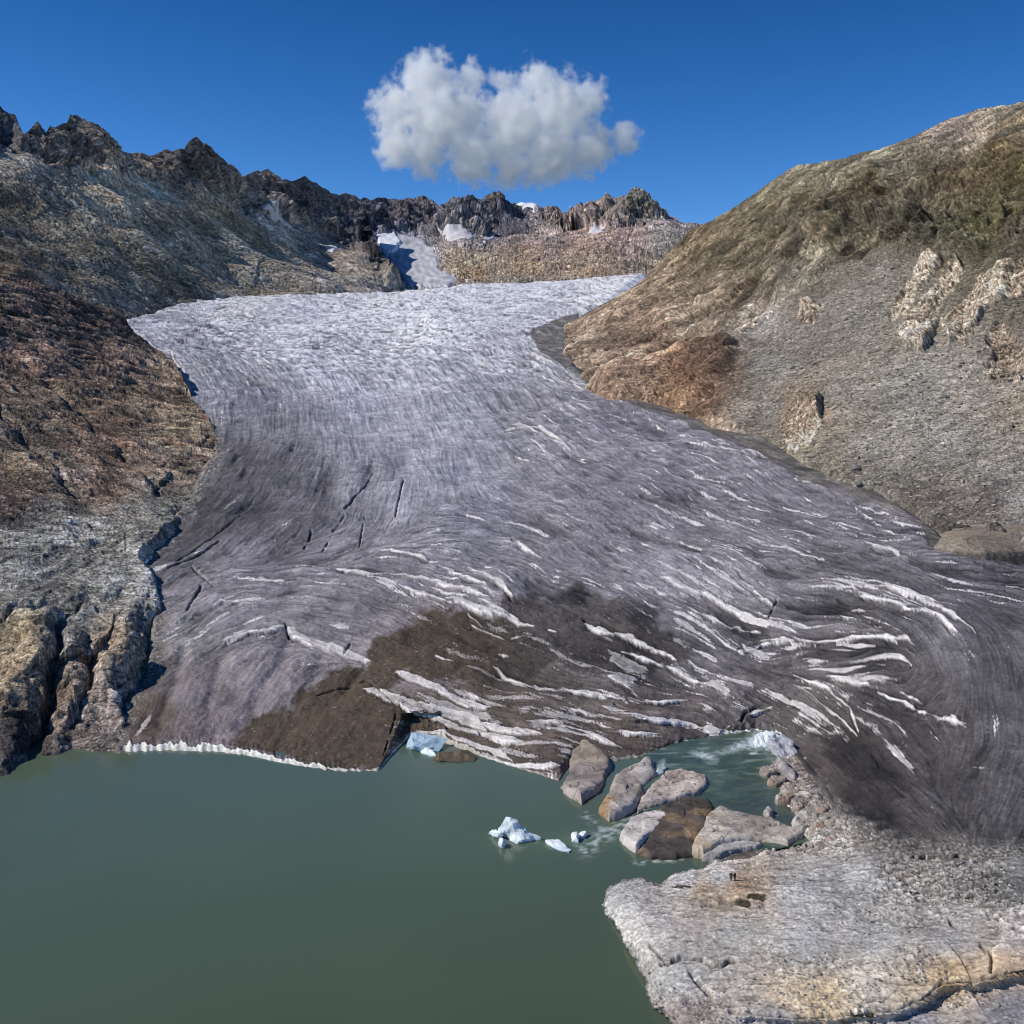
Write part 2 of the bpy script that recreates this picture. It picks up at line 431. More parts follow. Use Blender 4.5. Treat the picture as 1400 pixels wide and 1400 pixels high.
# local flow / crevasse direction in degrees (photo-plane, y down)
dirs = [(300, 410, 178), (500, 425, 4), (700, 410, -6), (850, 385, -6), (400, 440, 10), (600, 450, 8), (700, 450, 15), (800, 480, 28), (300, 450, 8), (400, 470, 12), (560, 475, 8),
        (750, 500, 25), (850, 580, 24), (750, 600, 30), (650, 540, 40), (600, 570, 62), (500, 560, 78), (500, 525, 48), (400, 560, 95), (380, 510, 40), (300, 510, 40), (400, 488, 14), (500, 492, 18), (600, 495, 24), (680, 505, 28), (350, 470, 8), (600, 520, 38), (450, 455, 4), (550, 440, 2), (300, 560, 100), (620, 650, 82), (560, 600, 72),
        (700, 650, 45), (480, 680, 108), (540, 690, 110), (400, 680, 124), (320, 640, 128), (250, 720, 148), (350, 720, 142), (220, 770, 150), (700, 710, 18), (800, 690, 30), (900, 720, 25),
        (1000, 700, 18), (1100, 700, 20), (1000, 620, 22), (1180, 690, 22), (940, 600, 20), (600, 730, 172), (620, 770, 10), (560, 790, 18), (700, 800, 25), (620, 810, 25), (450, 740, 160), (450, 800, 5), (850, 850, 28), (950, 780, 30),
        (1000, 840, 34), (600, 950, 20), (540, 870, 35), (700, 960, 17), (800, 930, 20), (900, 900, 26), (750, 1010, 16), (900, 990, 8), (1000, 960, 30), (450, 870, 16), (350, 810, 0), (290, 840, -28), (240, 880, -30),
        (350, 940, 118), (250, 950, 112), (450, 930, 128), (1060, 860, 20), (1130, 845, 8), (1250, 835, 24), (1330, 880, 48), (1370, 950, 82), (1290, 900, 62), (1270, 940, 140), (1180, 925, 170), (1080, 900, 170), (1060, 930, 25), (1150, 965, 36),
        (1230, 1000, 50), (1320, 1060, 110), (1200, 960, 25), (1390, 1090, 115), (1250, 1100, 45), (1150, 1060, 50), (1320, 780, 4), (1200, 760, 10), (1390, 820, 10), (1550, 900, 90), (1550, 1100, 110)]
dd = [(a, b, math.cos(2 * math.radians(t)), math.sin(2 * math.radians(t))) for a, b, t in dirs]
v2 = idw(dd, PX, PY, 3.5, 18)
ang = 0.5 * np.arctan2(v2[..., 1], v2[..., 0])
ang = ang + 0.30 * perlin(PX / 60, PY / 35, 0 * PX + 3) + .16 * perlin(PX / 17, PY / 12, 0 * PX + 9)
scl = np.clip(420.0 / D, .35, 1.3)
nf = fbm(W0, [5, 2.2, 1.1], .25, gl.sp * .6, seed=2) + .35 * RS.normal(size=PX.shape)
L1 = gl.lic(nf, ang, 9, 1.3, scl)                      # fine streaks
nc_ = fbm(W0, [16, 7, 3.5], .4, None, seed=8)
L2 = gl.lic(nc_, ang, 16, 2.0, scl)
L4 = gl.lic(fbm(W0, [70, 35, 18], .5, None, seed=17), ang, 26, 2.2, np.clip(scl * 1.6, .9, 1.4))                     # broad flow bands / crevasses
nw = fbm(W0, [7, 3.0], .3, None, seed=21) + .25 * RS.normal(size=PX.shape)
L3 = gl.lic(nw, ang + .05, 10, 1.8, scl)
big = fbm(W0, [120, 60, 30, 15], .7, None, seed=4)
med = fbm(W0, [14, 7, 3.5, 1.7], .6, gl.sp, seed=6)
# how strongly the surface is crevassed
rough = idw([(400, 430, .25), (700, 420, .3), (300, 490, 1.3), (450, 490, 1.2), (600, 480, 1.2), (750, 490, 1.1), (500, 560, .7), (650, 560, .5), (800, 570, .7), (350, 650, 1.0), (500, 680, 1.0), (700, 650, .5), (650, 710, .5),
             (900, 660, .7), (1100, 680, .55), (250, 770, 1.0), (430, 800, .25), (350, 850, .2), (620, 800, 1.0), (750, 850, .8), (900, 800, 1.0), (1050, 850, 1.2), (1200, 870, 1.2), (1350, 900, 1.0), (1300, 1050, 1.0), (1150, 960, 1.2),
             (1150, 1080, .8), (650, 960, 1.0), (800, 960, .9), (920, 960, .6), (300, 950, .2), (430, 980, .12), (250, 850, 1.0), (1250, 760, .7), (1380, 780, .5)], PX, PY, 3, 20)[..., 0]
crack = sm(-1.1, -2.1, L2) * rough
grain = fbm(W0, [6, 3, 1.5, .8], .8, gl.sp * .7, seed=14)
bt = gl.lic(band(W0, gl.sp * .75, seed=201), ang, 5, 1.2, scl); bc = gl.lic(band(W0, gl.sp * .75, ridged=True, seed=203, hi=8), ang, 4, 1.2, scl)
disp = grain * .22 + (bt * .13 + bc * .13) * gl.sp * np.clip(420 / D, .15, 1) + rough * (.20 * L1 + .6 * np.tanh(L2)) * np.clip(D / 420, .55, 2.2) * .55 - crack * .9 * np.clip(D / 400, .6, 1.8) + big * 3.2 * np.clip(D / 500, .3, 1.5) + med * .5
# --- hand-placed features: (points, half width px, whiteness, relief m)
white_strokes = [
    ([(388, 852), (412, 862), (440, 874), (470, 884), (505, 896)], 6.0), ([(300, 876), (345, 858), (388, 853)], 2.5), ([(300, 820), (345, 825)], 2.2),
    ([(498, 936), (540, 950), (590, 966), (640, 980), (665, 995)], 9.0), ([(540, 952), (560, 965), (610, 985), (660, 1000), (715, 1018)], 5.5), ([(655, 985), (700, 1000), (740, 1006)], 5.5),
    ([(540, 914), (570, 922), (610, 938)], 6.5), ([(600, 938), (640, 960), (670, 965)], 5), ([(640, 945), (655, 955)], 3), ([(560, 1002), (610, 1000), (660, 1022), (700, 1040)], 4.5),
    ([(610, 814), (650, 828), (690, 838)], 4.2), ([(655, 820), (700, 840), (730, 852)], 3.6), ([(545, 800), (590, 812), (620, 822)], 2.6), ([(590, 790), (640, 806), (670, 816)], 3), ([(600, 772), (650, 795), (680, 812)], 3),
    ([(640, 775), (690, 800), (700, 815)], 3), ([(540, 782), (600, 792)], 2.2), ([(460, 775), (540, 783)], 2.0), ([(645, 848), (690, 870)], 3), ([(700, 868), (712, 868)], 4), ([(682, 890), (695, 892)], 4), ([(750, 856), (760, 860)], 4),
    ([(595, 892), (620, 900)], 2.2), ([(800, 852), (850, 868), (900, 888), (925, 900)], 3.6), ([(850, 890), (900, 905), (960, 930)], 2.4), ([(675, 908), (720, 930), (760, 938), (800, 945)], 3.2),
    ([(780, 938), (830, 950)], 4), ([(720, 985), (770, 990)], 4.5), ([(640, 1030), (700, 1045), (765, 1050)], 3.5), ([(780, 970), (830, 980), (850, 985)], 3.5), ([(700, 580), (740, 585), (780, 612)], 3.0), ([(705, 620), (730, 628)], 2.6),
    ([(735, 614), (765, 628)], 2.4), ([(690, 585), (720, 583), (760, 600)], 2.2), ([(960, 610), (1000, 618), (1050, 630)], 2.8), ([(1170, 690), (1210, 725), (1240, 735)], 2.2), ([(1180, 745), (1220, 755), (1240, 770)], 2.4),
    ([(1160, 800), (1250, 820), (1300, 850), (1335, 880)], 3.2), ([(1180, 820), (1230, 835), (1280, 852), (1310, 880)], 2.6), ([(1150, 845), (1168, 848)], 4.5), ([(1165, 836), (1182, 838)], 3.5), ([(1040, 875), (1090, 873), (1150, 875), (1240, 878), (1250, 885)], 2.8),
    ([(940, 830), (990, 850), (1040, 862)], 3), ([(960, 812), (1010, 835), (1050, 850)], 3), ([(980, 780), (1030, 808), (1060, 830)], 2.8), ([(900, 790), (960, 815)], 2.4), ([(1085, 925), (1130, 940), (1160, 960), (1170, 990)], 3), ([(1100, 945), (1140, 970), (1168, 995)], 2.2),
    ([(1130, 925), (1180, 935), (1200, 940)], 3), ([(1200, 945), (1240, 958), (1280, 975), (1320, 985)], 3), ([(1230, 945), (1260, 955)], 2.4), ([(1300, 975), (1320, 990)], 3), ([(1330, 1048), (1345, 1052)], 3),
    ([(860, 950), (900, 960), (940, 955)], 3), ([(960, 995), (1000, 1000)], 5), ([(980, 1003), (1010, 985), (1060, 965)], 2.0), ([(1020, 890), (1050, 878), (1080, 875)], 2.0), ([(870, 985), (930, 985), (950, 990)], 4),
    ([(235, 485), (240, 495), (258, 515)], 2.4), ([(250, 510), (262, 530)], 2.2), ([(830, 450), (860, 452)], 0.1), ([(730, 430), (790, 445)], 1.4), ([(740, 500), (800, 530)], 1.8), ([(640, 495), (700, 505)], 1.6), ([(720, 480), (755, 497)], 2.2),
    ([(820, 990), (870, 1005), (900, 1004)], 3), ([(800, 1000), (850, 1022)], 3), ([(700, 740), (740, 765)], 1.8), ([(850, 705), (900, 725)], 1.5), ([(640, 835), (660, 850)], 2.5)]
white = np.zeros(PX.shape, np.float32)
wig = 2.0 * perlin(PX / 26, PY / 16, 0 * PX + 1.5) + 1.0 * perlin(PX / 8, PY / 6, 0 * PX + 4.5)
L5 = gl.lic(fbm(W0, [3.4, 1.7], .2, None, seed=71) + .35 * RS.normal(size=PX.shape), ang, 22, 1.3, scl)
wth = 1.0 + .75 * perlin(PX / 14, PY / 9, 0 * PX + 11)
for pts, hw in white_strokes:
    xs = [p[0] for p in pts]; ys = [p[1] for p in pts]
    bb = (PX > min(xs) - 25) & (PX < max(xs) + 25) & (PY > min(ys) - 25) & (PY < max(ys) + 25)
    ii = np.where(bb)
    d = poly_sd(PX[ii], PY[ii] + wig[ii], pts, closed=False)
    de = np.minimum(np.hypot(PX[ii] - xs[0], PY[ii] - ys[0]), np.hypot(PX[ii] - xs[-1], PY[ii] - ys[-1]))
    w = (hw * (.95 + .35 * (wth[ii] - 1)) + 1.1 * L5[ii] + .5 * L3[ii]) * np.sqrt(np.clip(de / 22, .03, 1)) * .68
    white[ii] = np.maximum(white[ii], (1 - sm(w - .9, w + .9, d)) * np.clip(.82 + .22 * L5[ii], .15, 1))
wdens = idw([(400, 430, -.6), (700, 450, .4), (320, 500, .35), (500, 490, .3), (640, 490, .4), (760, 480, .6), (620, 560, -.3), (740, 600, .9), (850, 600, .4), (500, 640, -.4), (350, 700, -.8), (650, 700, -.5), (900, 650, .3), (1050, 660, .1), (620, 800, .9),
             (430, 820, -.8), (300, 800, -.5), (850, 760, .1), (950, 820, .9), (1020, 870, .7), (1150, 780, .1), (1230, 850, .5), (1150, 950, .9), (1350, 950, -.2), (1300, 1080, -.6), (1150, 1080, -1), (650, 950, .7), (620, 870, 0), (780, 880, 0), (820, 980, .7),
             (930, 960, .4), (350, 950, -1.5), (430, 990, -2), (1380, 800, -.4), (1400, 1100, -2), (1300, 1160, -2), (1180, 1130, -2), (250, 860, .1)], PX, PY, 3, 20)[..., 0]
streak_w = np.maximum(sm(2.25 - wdens * .75, 2.6 - wdens * .7, L3 + .3 * L1), .9 * sm(1.9 - wdens * .95, 2.3 - wdens * .9, L5 + .35 * L2))
streak_w *= (wdens > -1.2)
# dark cracks beside the white faces, in-plane shading comes from real relief
disp = disp + (white * .25 - .9 * np.roll(white, 4, 0) * (1 - white)) * np.clip(D / 300, .6, 1.5)
dark_cracks = [([(975, 1010), (1010, 995), (1018, 975), (1050, 962), (1080, 955)], 3.6), ([(1000, 895), (1015, 882), (1045, 876)], 1.8), ([(430, 945), (500, 925), (545, 960), (525, 1030)], 2.0),
               ([(800, 845), (815, 852)], 5), ([(540, 700), (545, 680), (552, 655)], 1.8), ([(470, 690), (500, 660), (515, 640)], 2.2), ([(455, 720), (470, 700)], 2.4), ([(415, 745), (425, 720)], 2), ([(440, 752), (448, 735)], 2.2),
               ([(880, 985), (850, 965), (840, 960)], 2), ([(655, 1000), (700, 1020)], 2), ([(290, 800), (260, 770)], 3), ([(255, 835), (275, 800)], 3), ([(240, 760), (330, 700)], 1.8), ([(230, 775), (300, 735)], 2),
               ([(498, 700), (490, 745)], 1.5), ([(1050, 845), (1062, 820)], 1.6), ([(1190, 1020), (1210, 1060), (1240, 1090)], 3.0), ([(390, 850), (395, 862)], 3), ([(470, 885), (478, 872)], 2)]
dcr = np.zeros(PX.shape, np.float32)
for pts, hw in dark_cracks:
    xs = [p[0] for p in pts]; ys = [p[1] for p in pts]
    ii = np.where((PX > min(xs) - 20) & (PX < max(xs) + 20) & (PY > min(ys) - 20) & (PY < max(ys) + 20))
    d = poly_sd(PX[ii], PY[ii] + wig[ii] * .6, pts, closed=False)
    dcr[ii] = np.maximum(dcr[ii], (1 - sm(hw * .2, hw * .8, d)) * sm(-.9, .6, L3[ii] + .5))
disp = disp - dcr * 1.5 + 1.0 * L4 * np.clip(blob(PX, PY, 1280, 980, 220, 160) * 1.4, 0, 1)
# chutes running down the smooth grey snout
for pts, hw in [([(395, 865), (385, 895), (360, 930), (345, 960)], 9), ([(440, 890), (425, 930), (400, 960), (330, 985)], 9), ([(500, 900), (470, 940)], 6), ([(250, 890), (235, 940), (215, 980)], 8), ([(300, 900), (285, 960)], 7)]:
    ii = np.where((PX > 190) & (PX < 530) & (PY > 850) & (PY < 1000))
    d = poly_sd(PX[ii], PY[ii] + wig[ii], pts, closed=False)
    disp[ii] = disp[ii] - .8 * np.exp(-(d / hw) ** 2)
# colour
cc = [(300, 415, 172, 176, 186), (500, 415, 178, 182, 192), (700, 405, 180, 184, 196), (850, 385, 188, 190, 198), (250, 445, 140, 143, 155), (450, 450, 178, 182, 195), (600, 455, 186, 190, 202), (720, 455, 150, 153, 165), (560, 430, 185, 189, 200),
      (300, 490, 130, 134, 146), (450, 490, 146, 150, 163), (600, 490, 160, 164, 176), (750, 500, 135, 137, 148), (350, 550, 110, 112, 124), (500, 550, 138, 141, 154), (620, 550, 145, 148, 160), (750, 560, 120, 119, 130), (850, 570, 112, 110, 121),
      (320, 630, 88, 87, 92), (400, 650, 95, 94, 102), (500, 640, 124, 125, 137), (620, 640, 135, 137, 149), (750, 650, 118, 117, 127), (900, 650, 112, 110, 120), (1050, 680, 112, 110, 119), (1200, 710, 102, 100, 108), (280, 690, 72, 71, 74), (350, 700, 86, 85, 92),
      (460, 710, 95, 94, 102), (650, 710, 118, 118, 130), (800, 730, 114, 112, 121), (950, 750, 110, 108, 117), (240, 760, 80, 79, 84), (350, 770, 100, 98, 108), (450, 800, 122, 119, 127), (560, 770, 118, 117, 127), (330, 830, 118, 116, 124), (450, 850, 120, 117, 124),
      (560, 850, 108, 104, 109), (750, 780, 116, 114, 123), (900, 800, 118, 117, 126), (1050, 800, 108, 107, 114), (1150, 790, 92, 90, 95), (1300, 770, 92, 91, 96), (1400, 800, 82, 81, 87), (1020, 870, 104, 102, 107), (1150, 840, 84, 82, 85), (1300, 850, 82, 81, 87),
      (1200, 900, 76, 74, 76), (1350, 900, 68, 67, 72), (1080, 920, 86, 82, 84), (950, 900, 104, 101, 106), (850, 900, 96, 92, 93), (950, 970, 98, 92, 92), (1100, 980, 90, 86, 86), (1250, 970, 80, 77, 79), (1400, 980, 70, 69, 73), (1180, 1010, 66, 62, 62), (1120, 1040, 84, 78, 77),
      (1200, 1070, 56, 53, 54), (1300, 1100, 62, 60, 63), (1400, 1100, 68, 67, 71), (1200, 1130, 50, 48, 48), (1300, 1150, 70, 68, 68), (250, 950, 110, 105, 110), (350, 930, 122, 117, 123), (300, 990, 112, 105, 110), (190, 985, 70, 62, 58), (220, 960, 84, 77, 76), (180, 1010, 92, 84, 84),
      (700, 960, 92, 84, 80), (620, 1000, 95, 84, 78), (760, 1030, 96, 86, 80), (850, 1000, 92, 84, 80), (250, 860, 110, 108, 112), (1500, 900, 70, 69, 73)]
base = idw(cc, PX, PY, 3.2, 16)
alb = lin(base) * np.array([1.50, 1.43, 1.30])
fine_c = -.30 * sm(1.35, 2.1, -L1) + .20 * sm(1.5, 2.3, L1) - .34 * sm(1.5, 2.2, -L3) * (.5 + .5 * rough)
swirl = np.clip(blob(PX, PY, 1230, 900, 230, 130) * 1.3, 0, 1) + .5 * blob(PX, PY, 1000, 800, 160, 90) + .5 * blob(PX, PY, 380, 660, 160, 120)
farm = sm(700, 1200, D)
lines = -.45 * sm(1.5, 2.3, -L5) + .30 * sm(1.6, 2.4, L5)
tone = np.exp(lines * (.5 + .7 * np.clip(rough, 0, 1)) + (.07 + .06 * swirl) * np.tanh(L1) + (.10 + .24 * swirl) * np.tanh(L2 * .8) * (1 - .5 * farm) + (.07 + .10 * swirl + .08 * farm) * L4 + fine_c + (.09 * bt + .08 * bc) * (.5 + .5 * np.clip(rough, 0, 1)) - .25 * sm(1.2, 2.2, -bc) * rough + .22 * med + .10 * grain + .04 * RS.normal(size=PX.shape) - .05 * big)
# debris cover
brown = np.zeros(PX.shape, np.float32)
wob = 16 * perlin(PX / 60, PY / 40, 0 * PX + 31) + 8 * perlin(PX / 20, PY / 14, 0 * PX + 37) + 4 * perlin(PX / 8, PY / 6, 0 * PX)
for poly, a in [([(315, 1000), (350, 980), (400, 960), (430, 925), (465, 900), (500, 900), (520, 870), (560, 850), (600, 830), (640, 830), (680, 845), (740, 870), (760, 900), (700, 930), (640, 925), (560, 915), (540, 935), (570, 960), (640, 990), (560, 1000), (545, 1020), (520, 1050), (440, 1050), (325, 1030)], 1.0),
                ([(690, 815), (760, 810), (790, 800), (800, 815), (850, 820), (900, 835), (895, 850), (930, 890), (900, 910), (850, 920), (780, 905), (720, 880), (690, 850)], .8),
                ([(640, 925), (760, 905), (820, 950), (760, 1000), (680, 975), (580, 955)], .55), ([(545, 935), (620, 955), (700, 1000), (780, 1030), (770, 1060), (640, 1020), (560, 1000)], .55),
                ([(150, 960), (215, 945), (240, 970), (200, 1015), (150, 1015)], .5)]:
    sd = poly_sd(PX, PY, poly)
    brown = np.maximum(brown, a * (1 - sm(-5, 9, sd + wob)))
brc = lin((74, 63, 50)) * 1.30
brc2 = lin((66, 60, 56)) * 1.30
bmix = sm(600, 780, PX)[..., None]
brcol = brc * (1 - bmix) + brc2 * bmix
alb = alb * tone[..., None]
alb = alb * (1 - brown[..., None]) + brcol * np.exp(.16 * med + .05 * L1)[..., None] * brown[..., None]
# grit and small ice stones in the debris
# dark dirt patches
for cx, cy, rx, ry, an, a in [(880, 850, 22, 18, 20, .6), (850, 905, 60, 18, 15, .5), (790, 810, 14, 14, 0, .7), (335, 700, 60, 18, -35, .3), (430, 700, 40, 16, -50, .35), (320, 620, 30, 20, 30, .25), (1180, 1040, 60, 20, 30, .45), (1140, 1000, 60, 18, 20, .35),
                              (1230, 975, 40, 14, 20, .35), (1180, 1100, 60, 30, 35, .4), (1100, 765, 70, 8, 5, .3), (560, 872, 20, 14, 0, .5), (250, 700, 30, 14, -35, .35), (870, 880, 24, 16, 0, .4), (470, 830, 30, 6, 0, .12), (830, 555, 60, 8, 25, .2)]:
    alb *= (1 - a * np.clip(1.3 * blob(PX + wob, PY + wob * .5, cx, cy, rx, ry, an), 0, 1))[..., None]
wh = np.clip(np.maximum(white * .92, streak_w * .75 * (1 - .6 * brown)), 0, 1)
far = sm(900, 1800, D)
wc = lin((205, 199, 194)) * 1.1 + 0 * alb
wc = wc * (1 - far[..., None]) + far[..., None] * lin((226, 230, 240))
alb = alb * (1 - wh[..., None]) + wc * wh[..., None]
dark = np.clip(dcr * .8 + crack * .45, 0, .85) * (1 - wh)
alb *= (1 - dark[..., None])
# dark debris-covered margin at the foot of the right slope
mor = [(724, 455), (745, 440), (790, 428), (800, 470), (830, 525), (900, 548), (960, 570), (1040, 594), (1100, 630), (1200, 662), (1290, 684), (1420, 700), (1420, 752), (1270, 748), (1262, 722), (1200, 690), (1100, 656), (1020, 616), (960, 588), (850, 546), (790, 512), (740, 482)]
ms = 1 - sm(-1.5, 2.5, poly_sd(PX, PY + wig * .8, mor))
mc = lin((92, 87, 80)) * 1.3 * np.exp(.3 * med + .16 * L1 + .12 * L2 + .1 * RS.normal(size=PX.shape))[..., None]
ms = ms * (.9 - .35 * sm(.6, 1.6, L2))
alb = alb * (1 - ms[..., None]) + mc * ms[..., None]
disp = disp * (1 - .5 * ms)
# rubble and mud blending the ice into the rock on both sides
_out = [(170, 438), (215, 478), (245, 505), (262, 545), (290, 585), (297, 612), (262, 680), (215, 730), (182, 765), (205, 800), (214, 850), (205, 905), (175, 950), (160, 1000)]
md = poly_sd(PX, PY, _out, closed=False)
mg = sm(22, 2, md + 10 * perlin(PX / 16, PY / 12, 0 * PX + 5) + 5 * perlin(PX / 5, PY / 5, 0 * PX + 5)) * sm(520, 640, PY) * .85
mg = np.maximum(mg, .9 * sm(34, 6, _real[None] - PY + 14 * perlin(PX / 24, PY / 12, 0 * PX + 8) + 6 * perlin(PX / 7, PY / 6, 0 * PX)) * sm(1100, 1160, PX))
mcol = lin((98, 94, 88)) * 1.35 * np.exp(.35 * band(W0, gl.sp * .7, seed=301, hi=4) + .2 * med)[..., None]
alb = alb * (1 - mg[..., None]) + mcol * mg[..., None]
# white clean ice cliff at the water's edge
fb = np.repeat(_real[None], PX.shape[0], 0)
edge_h = np.interp(PX, [0, 160, 170, 300, 330, 430, 470, 530, 545, 560, 640, 700, 775, 960, 1000, 1060, 1100, 1400], [0, 0, 11, 11, 9, 6, 4, 4, 4, 8, 9, 4, 4, 6, 10, 8, 3, 3]) * np.clip(.85 + .75 * perlin(PX / 17, 0 * PX, 0 * PX + 2) + .5 * perlin(PX / 5, 0 * PX, 0 * PX + 2), .12, 2)
onedge = (fb - PY < edge_h) & (PX < 1085)
ec = lin((215, 212, 200)) * 1.05 * (1 + .25 * perlin(PX / 5, PY / 14, 0 * PX + 8))[..., None]
estr = np.interp(PX, [160, 172, 320, 440, 500, 560, 700, 780, 960, 1000, 1085], [0, 1, 1, .8, .3, .6, .35, .1, .5, .8, .6])
sel = (onedge * estr)[..., None]
alb = alb * (1 - sel) + ec * sel
# apply the relief
gl.W = gl.W + gl.N * disp[..., None] * sm(edge_h + 1, edge_h + 15, fb - PY)[..., None]
# the last metres stand as an upright ice cliff over the water
Dwat = Dz(fb, 0.0)
Wc = P(PX, PY, Dwat + (fb - PY) * .20 + .25 * perlin(PX / 9, PY / 16, 0 * PX + 77))
k = (1 - sm(edge_h * .8, edge_h * 1.3 + 2, fb - PY)) * (PX < 1090)
gl.W = gl.W * (1 - k[..., None]) + Wc * k[..., None]
# sink outside the margins, below the rock slopes
outline = [(170, 438), (215, 478), (245, 505), (262, 545), (290, 585), (297, 612), (262, 680), (215, 730), (182, 765), (205, 800), (214, 850), (205, 905), (175, 950), (160, 1000), (158, 1200), (1800, 1300), (1800, 735), (1300, 745), (1268, 720), (1200, 672), (1100, 638), (1040, 600), (960, 575), (900, 555), (830, 532), (782, 500), (772, 450), (895, 360), (895, 250), (170, 250)]
sd = poly_sd(PX, PY, outline)
gl.W[..., 2] -= np.clip(sd, 0, 60) * D / 1400 * .9
brown_keep = brown * (gl.D > 0)
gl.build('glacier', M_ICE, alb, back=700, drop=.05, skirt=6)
tag(bpy.data.objects['glacier'], kind='structure')

# ================================================================== LEFT NEAR SLOPE
lt_ctrl = [(297, 612, 585), (262, 545, 720), (215, 478, 900), (170, 440, 930), (250, 690, 458), (190, 760, 384), (212, 850, Dz(850, 17)), (200, 910, Dz(910, 11)), (160, 1030, Dz(1030, 0)), (60, 1050, Dz(1050, 0)), (0, 1072, Dz(1072, 0)), (-350, 1250, Dz(1250, 0)),
           (0, 960, 266), (100, 960, 272), (0, 850, 308), (100, 850, 318), (0, 700, 400), (120, 700, 430), (0, 600, 480), (150, 600, 540), (0, 500, 600), (150, 500, 720), (0, 380, 800), (100, 402, 880), (-350, 700, 330), (-350, 500, 470), (-350, 240, 650), (-350, 960, 250)]
ltop = [(-350, 235), (-100, 340), (0, 376), (60, 386), (100, 401), (135, 418), (170, 438), (195, 462), (215, 476), (240, 500), (258, 535), (275, 560), (292, 585), (305, 612), (330, 640), (360, 680)]
lbot = [(-350, 1250), (0, 1076), (50, 1050), (100, 1044), (160, 1032), (175, 1030), (180, 1020), (200, 1015), (360, 1010)]
lt = Layer(-260, 345, 1.25, ltop, lbot, 560, lt_ctrl)
PX, PY, D, W0 = lt.PX, lt.PY, lt.D, lt.W.copy()
dirs = [(0, 400, 15), (150, 450, 25), (50, 450, 20), (100, 520, 22), (200, 520, 28), (0, 550, 35), (100, 600, 38), (200, 600, 20), (250, 600, 12), (50, 700, 25), (150, 650, 45), (200, 680, 40), (0, 780, 10), (100, 780, 150), (200, 780, 130), (50, 850, 165), (150, 880, 105), (200, 880, 95), (100, 950, 110), (50, 900, 80), (0, 1000, 60), (150, 1000, 130), (-260, 600, 30)]
v2 = idw([(a, b, math.cos(2 * math.radians(t)), math.sin(2 * math.radians(t))) for a, b, t in dirs], PX, PY, 3.2, 20)
ang = 0.5 * np.arctan2(v2[..., 1], v2[..., 0]) + .35 * perlin(PX / 40, PY / 25, 0 * PX + 3) + .2 * perlin(PX / 14, PY / 10, 0 * PX + 9)
scl = np.clip(400.0 / D, .4, 1.3)
L1 = lt.lic(fbm(W0, [6, 3, 1.5], .3, lt.sp * .6, seed=33) + .2 * RS.normal(size=PX.shape), ang, 9, 1.6, scl)
L2 = lt.lic(fbm(W0, [22, 10, 5], .4, None, seed=38), ang, 14, 2.2, scl)
rid = fbm(W0, [45, 22, 11, 5.5, 2.7, 1.4], .85, lt.sp, ridged=True, seed=40)
lumps = fbm(W0, [30, 14, 7], .8, None, seed=44)
low = sm(800, 880, PY)
fc = facets(W0, [30, 16, 8, 4, 2], .8, lt.sp, seed=3, stretch=(1.9, 1.9, .75), tilt=-.35)
bt = band(W0, lt.sp * .75, seed=211); bc = band(W0, lt.sp * .75, ridged=True, seed=213, hi=8)
disp = (.35 * L1 + .8 * np.tanh(L2)) * (1 - .45 * low) * np.clip(D / 450, .6, 1.6) * .8 + rid * .5 + fc * (1.5 + 3.2 * low) + lumps * 1.6 + (bt * .16 + bc * .18) * lt.sp
wpx = 18 * perlin(PX / 40, PY / 40, 0 * PX + 3) + 7 * perlin(PX / 14, PY / 14, 0 * PX + 4); wpy = 18 * perlin(PX / 40, PY / 40, 0 * PX + 13) + 7 * perlin(PX / 14, PY / 14, 0 * PX + 14)
# steep roches on the lake shore: humps with a dark lee face
for cx, cy, rx, ry, an, a in [(40, 900, 45, 70, 10, 7), (165, 900, 26, 70, 14, 8), (95, 960, 20, 60, 15, 5), (150, 1000, 40, 30, -30, 3), (10, 1010, 30, 60, 0, 7), (100, 800, 90, 40, -10, 3)]:
    disp = disp + a * .7 * blob(PX + wpx, PY + wpy, cx, cy, rx, ry, an)
for pts, hw, a in [([(85, 860), (68, 930), (55, 990), (45, 1040)], 8, 7), ([(215, 850), (205, 905), (170, 960)], 7, 5), ([(120, 880), (125, 930), (95, 985)], 6, 5), ([(0, 850), (60, 835), (100, 840)], 5, 4), ([(0, 470), (60, 520), (110, 560), (170, 620), (210, 670)], 5, 3), ([(0, 560), (60, 620), (110, 680)], 5, 3)]:
    d = poly_sd(PX + wpx * .6, PY + wpy * .4, pts, closed=False)
    disp = disp - a * .8 * np.exp(-(d / hw) ** 1.5)
shore = sm(0, 10, np.interp(PX, [t[0] for t in lbot], [t[1] for t in lbot]) - PY)
lt.W = lt.W + lt.N * (disp * shore)[..., None]; lt.W[..., 2] -= (1 - shore) * .8
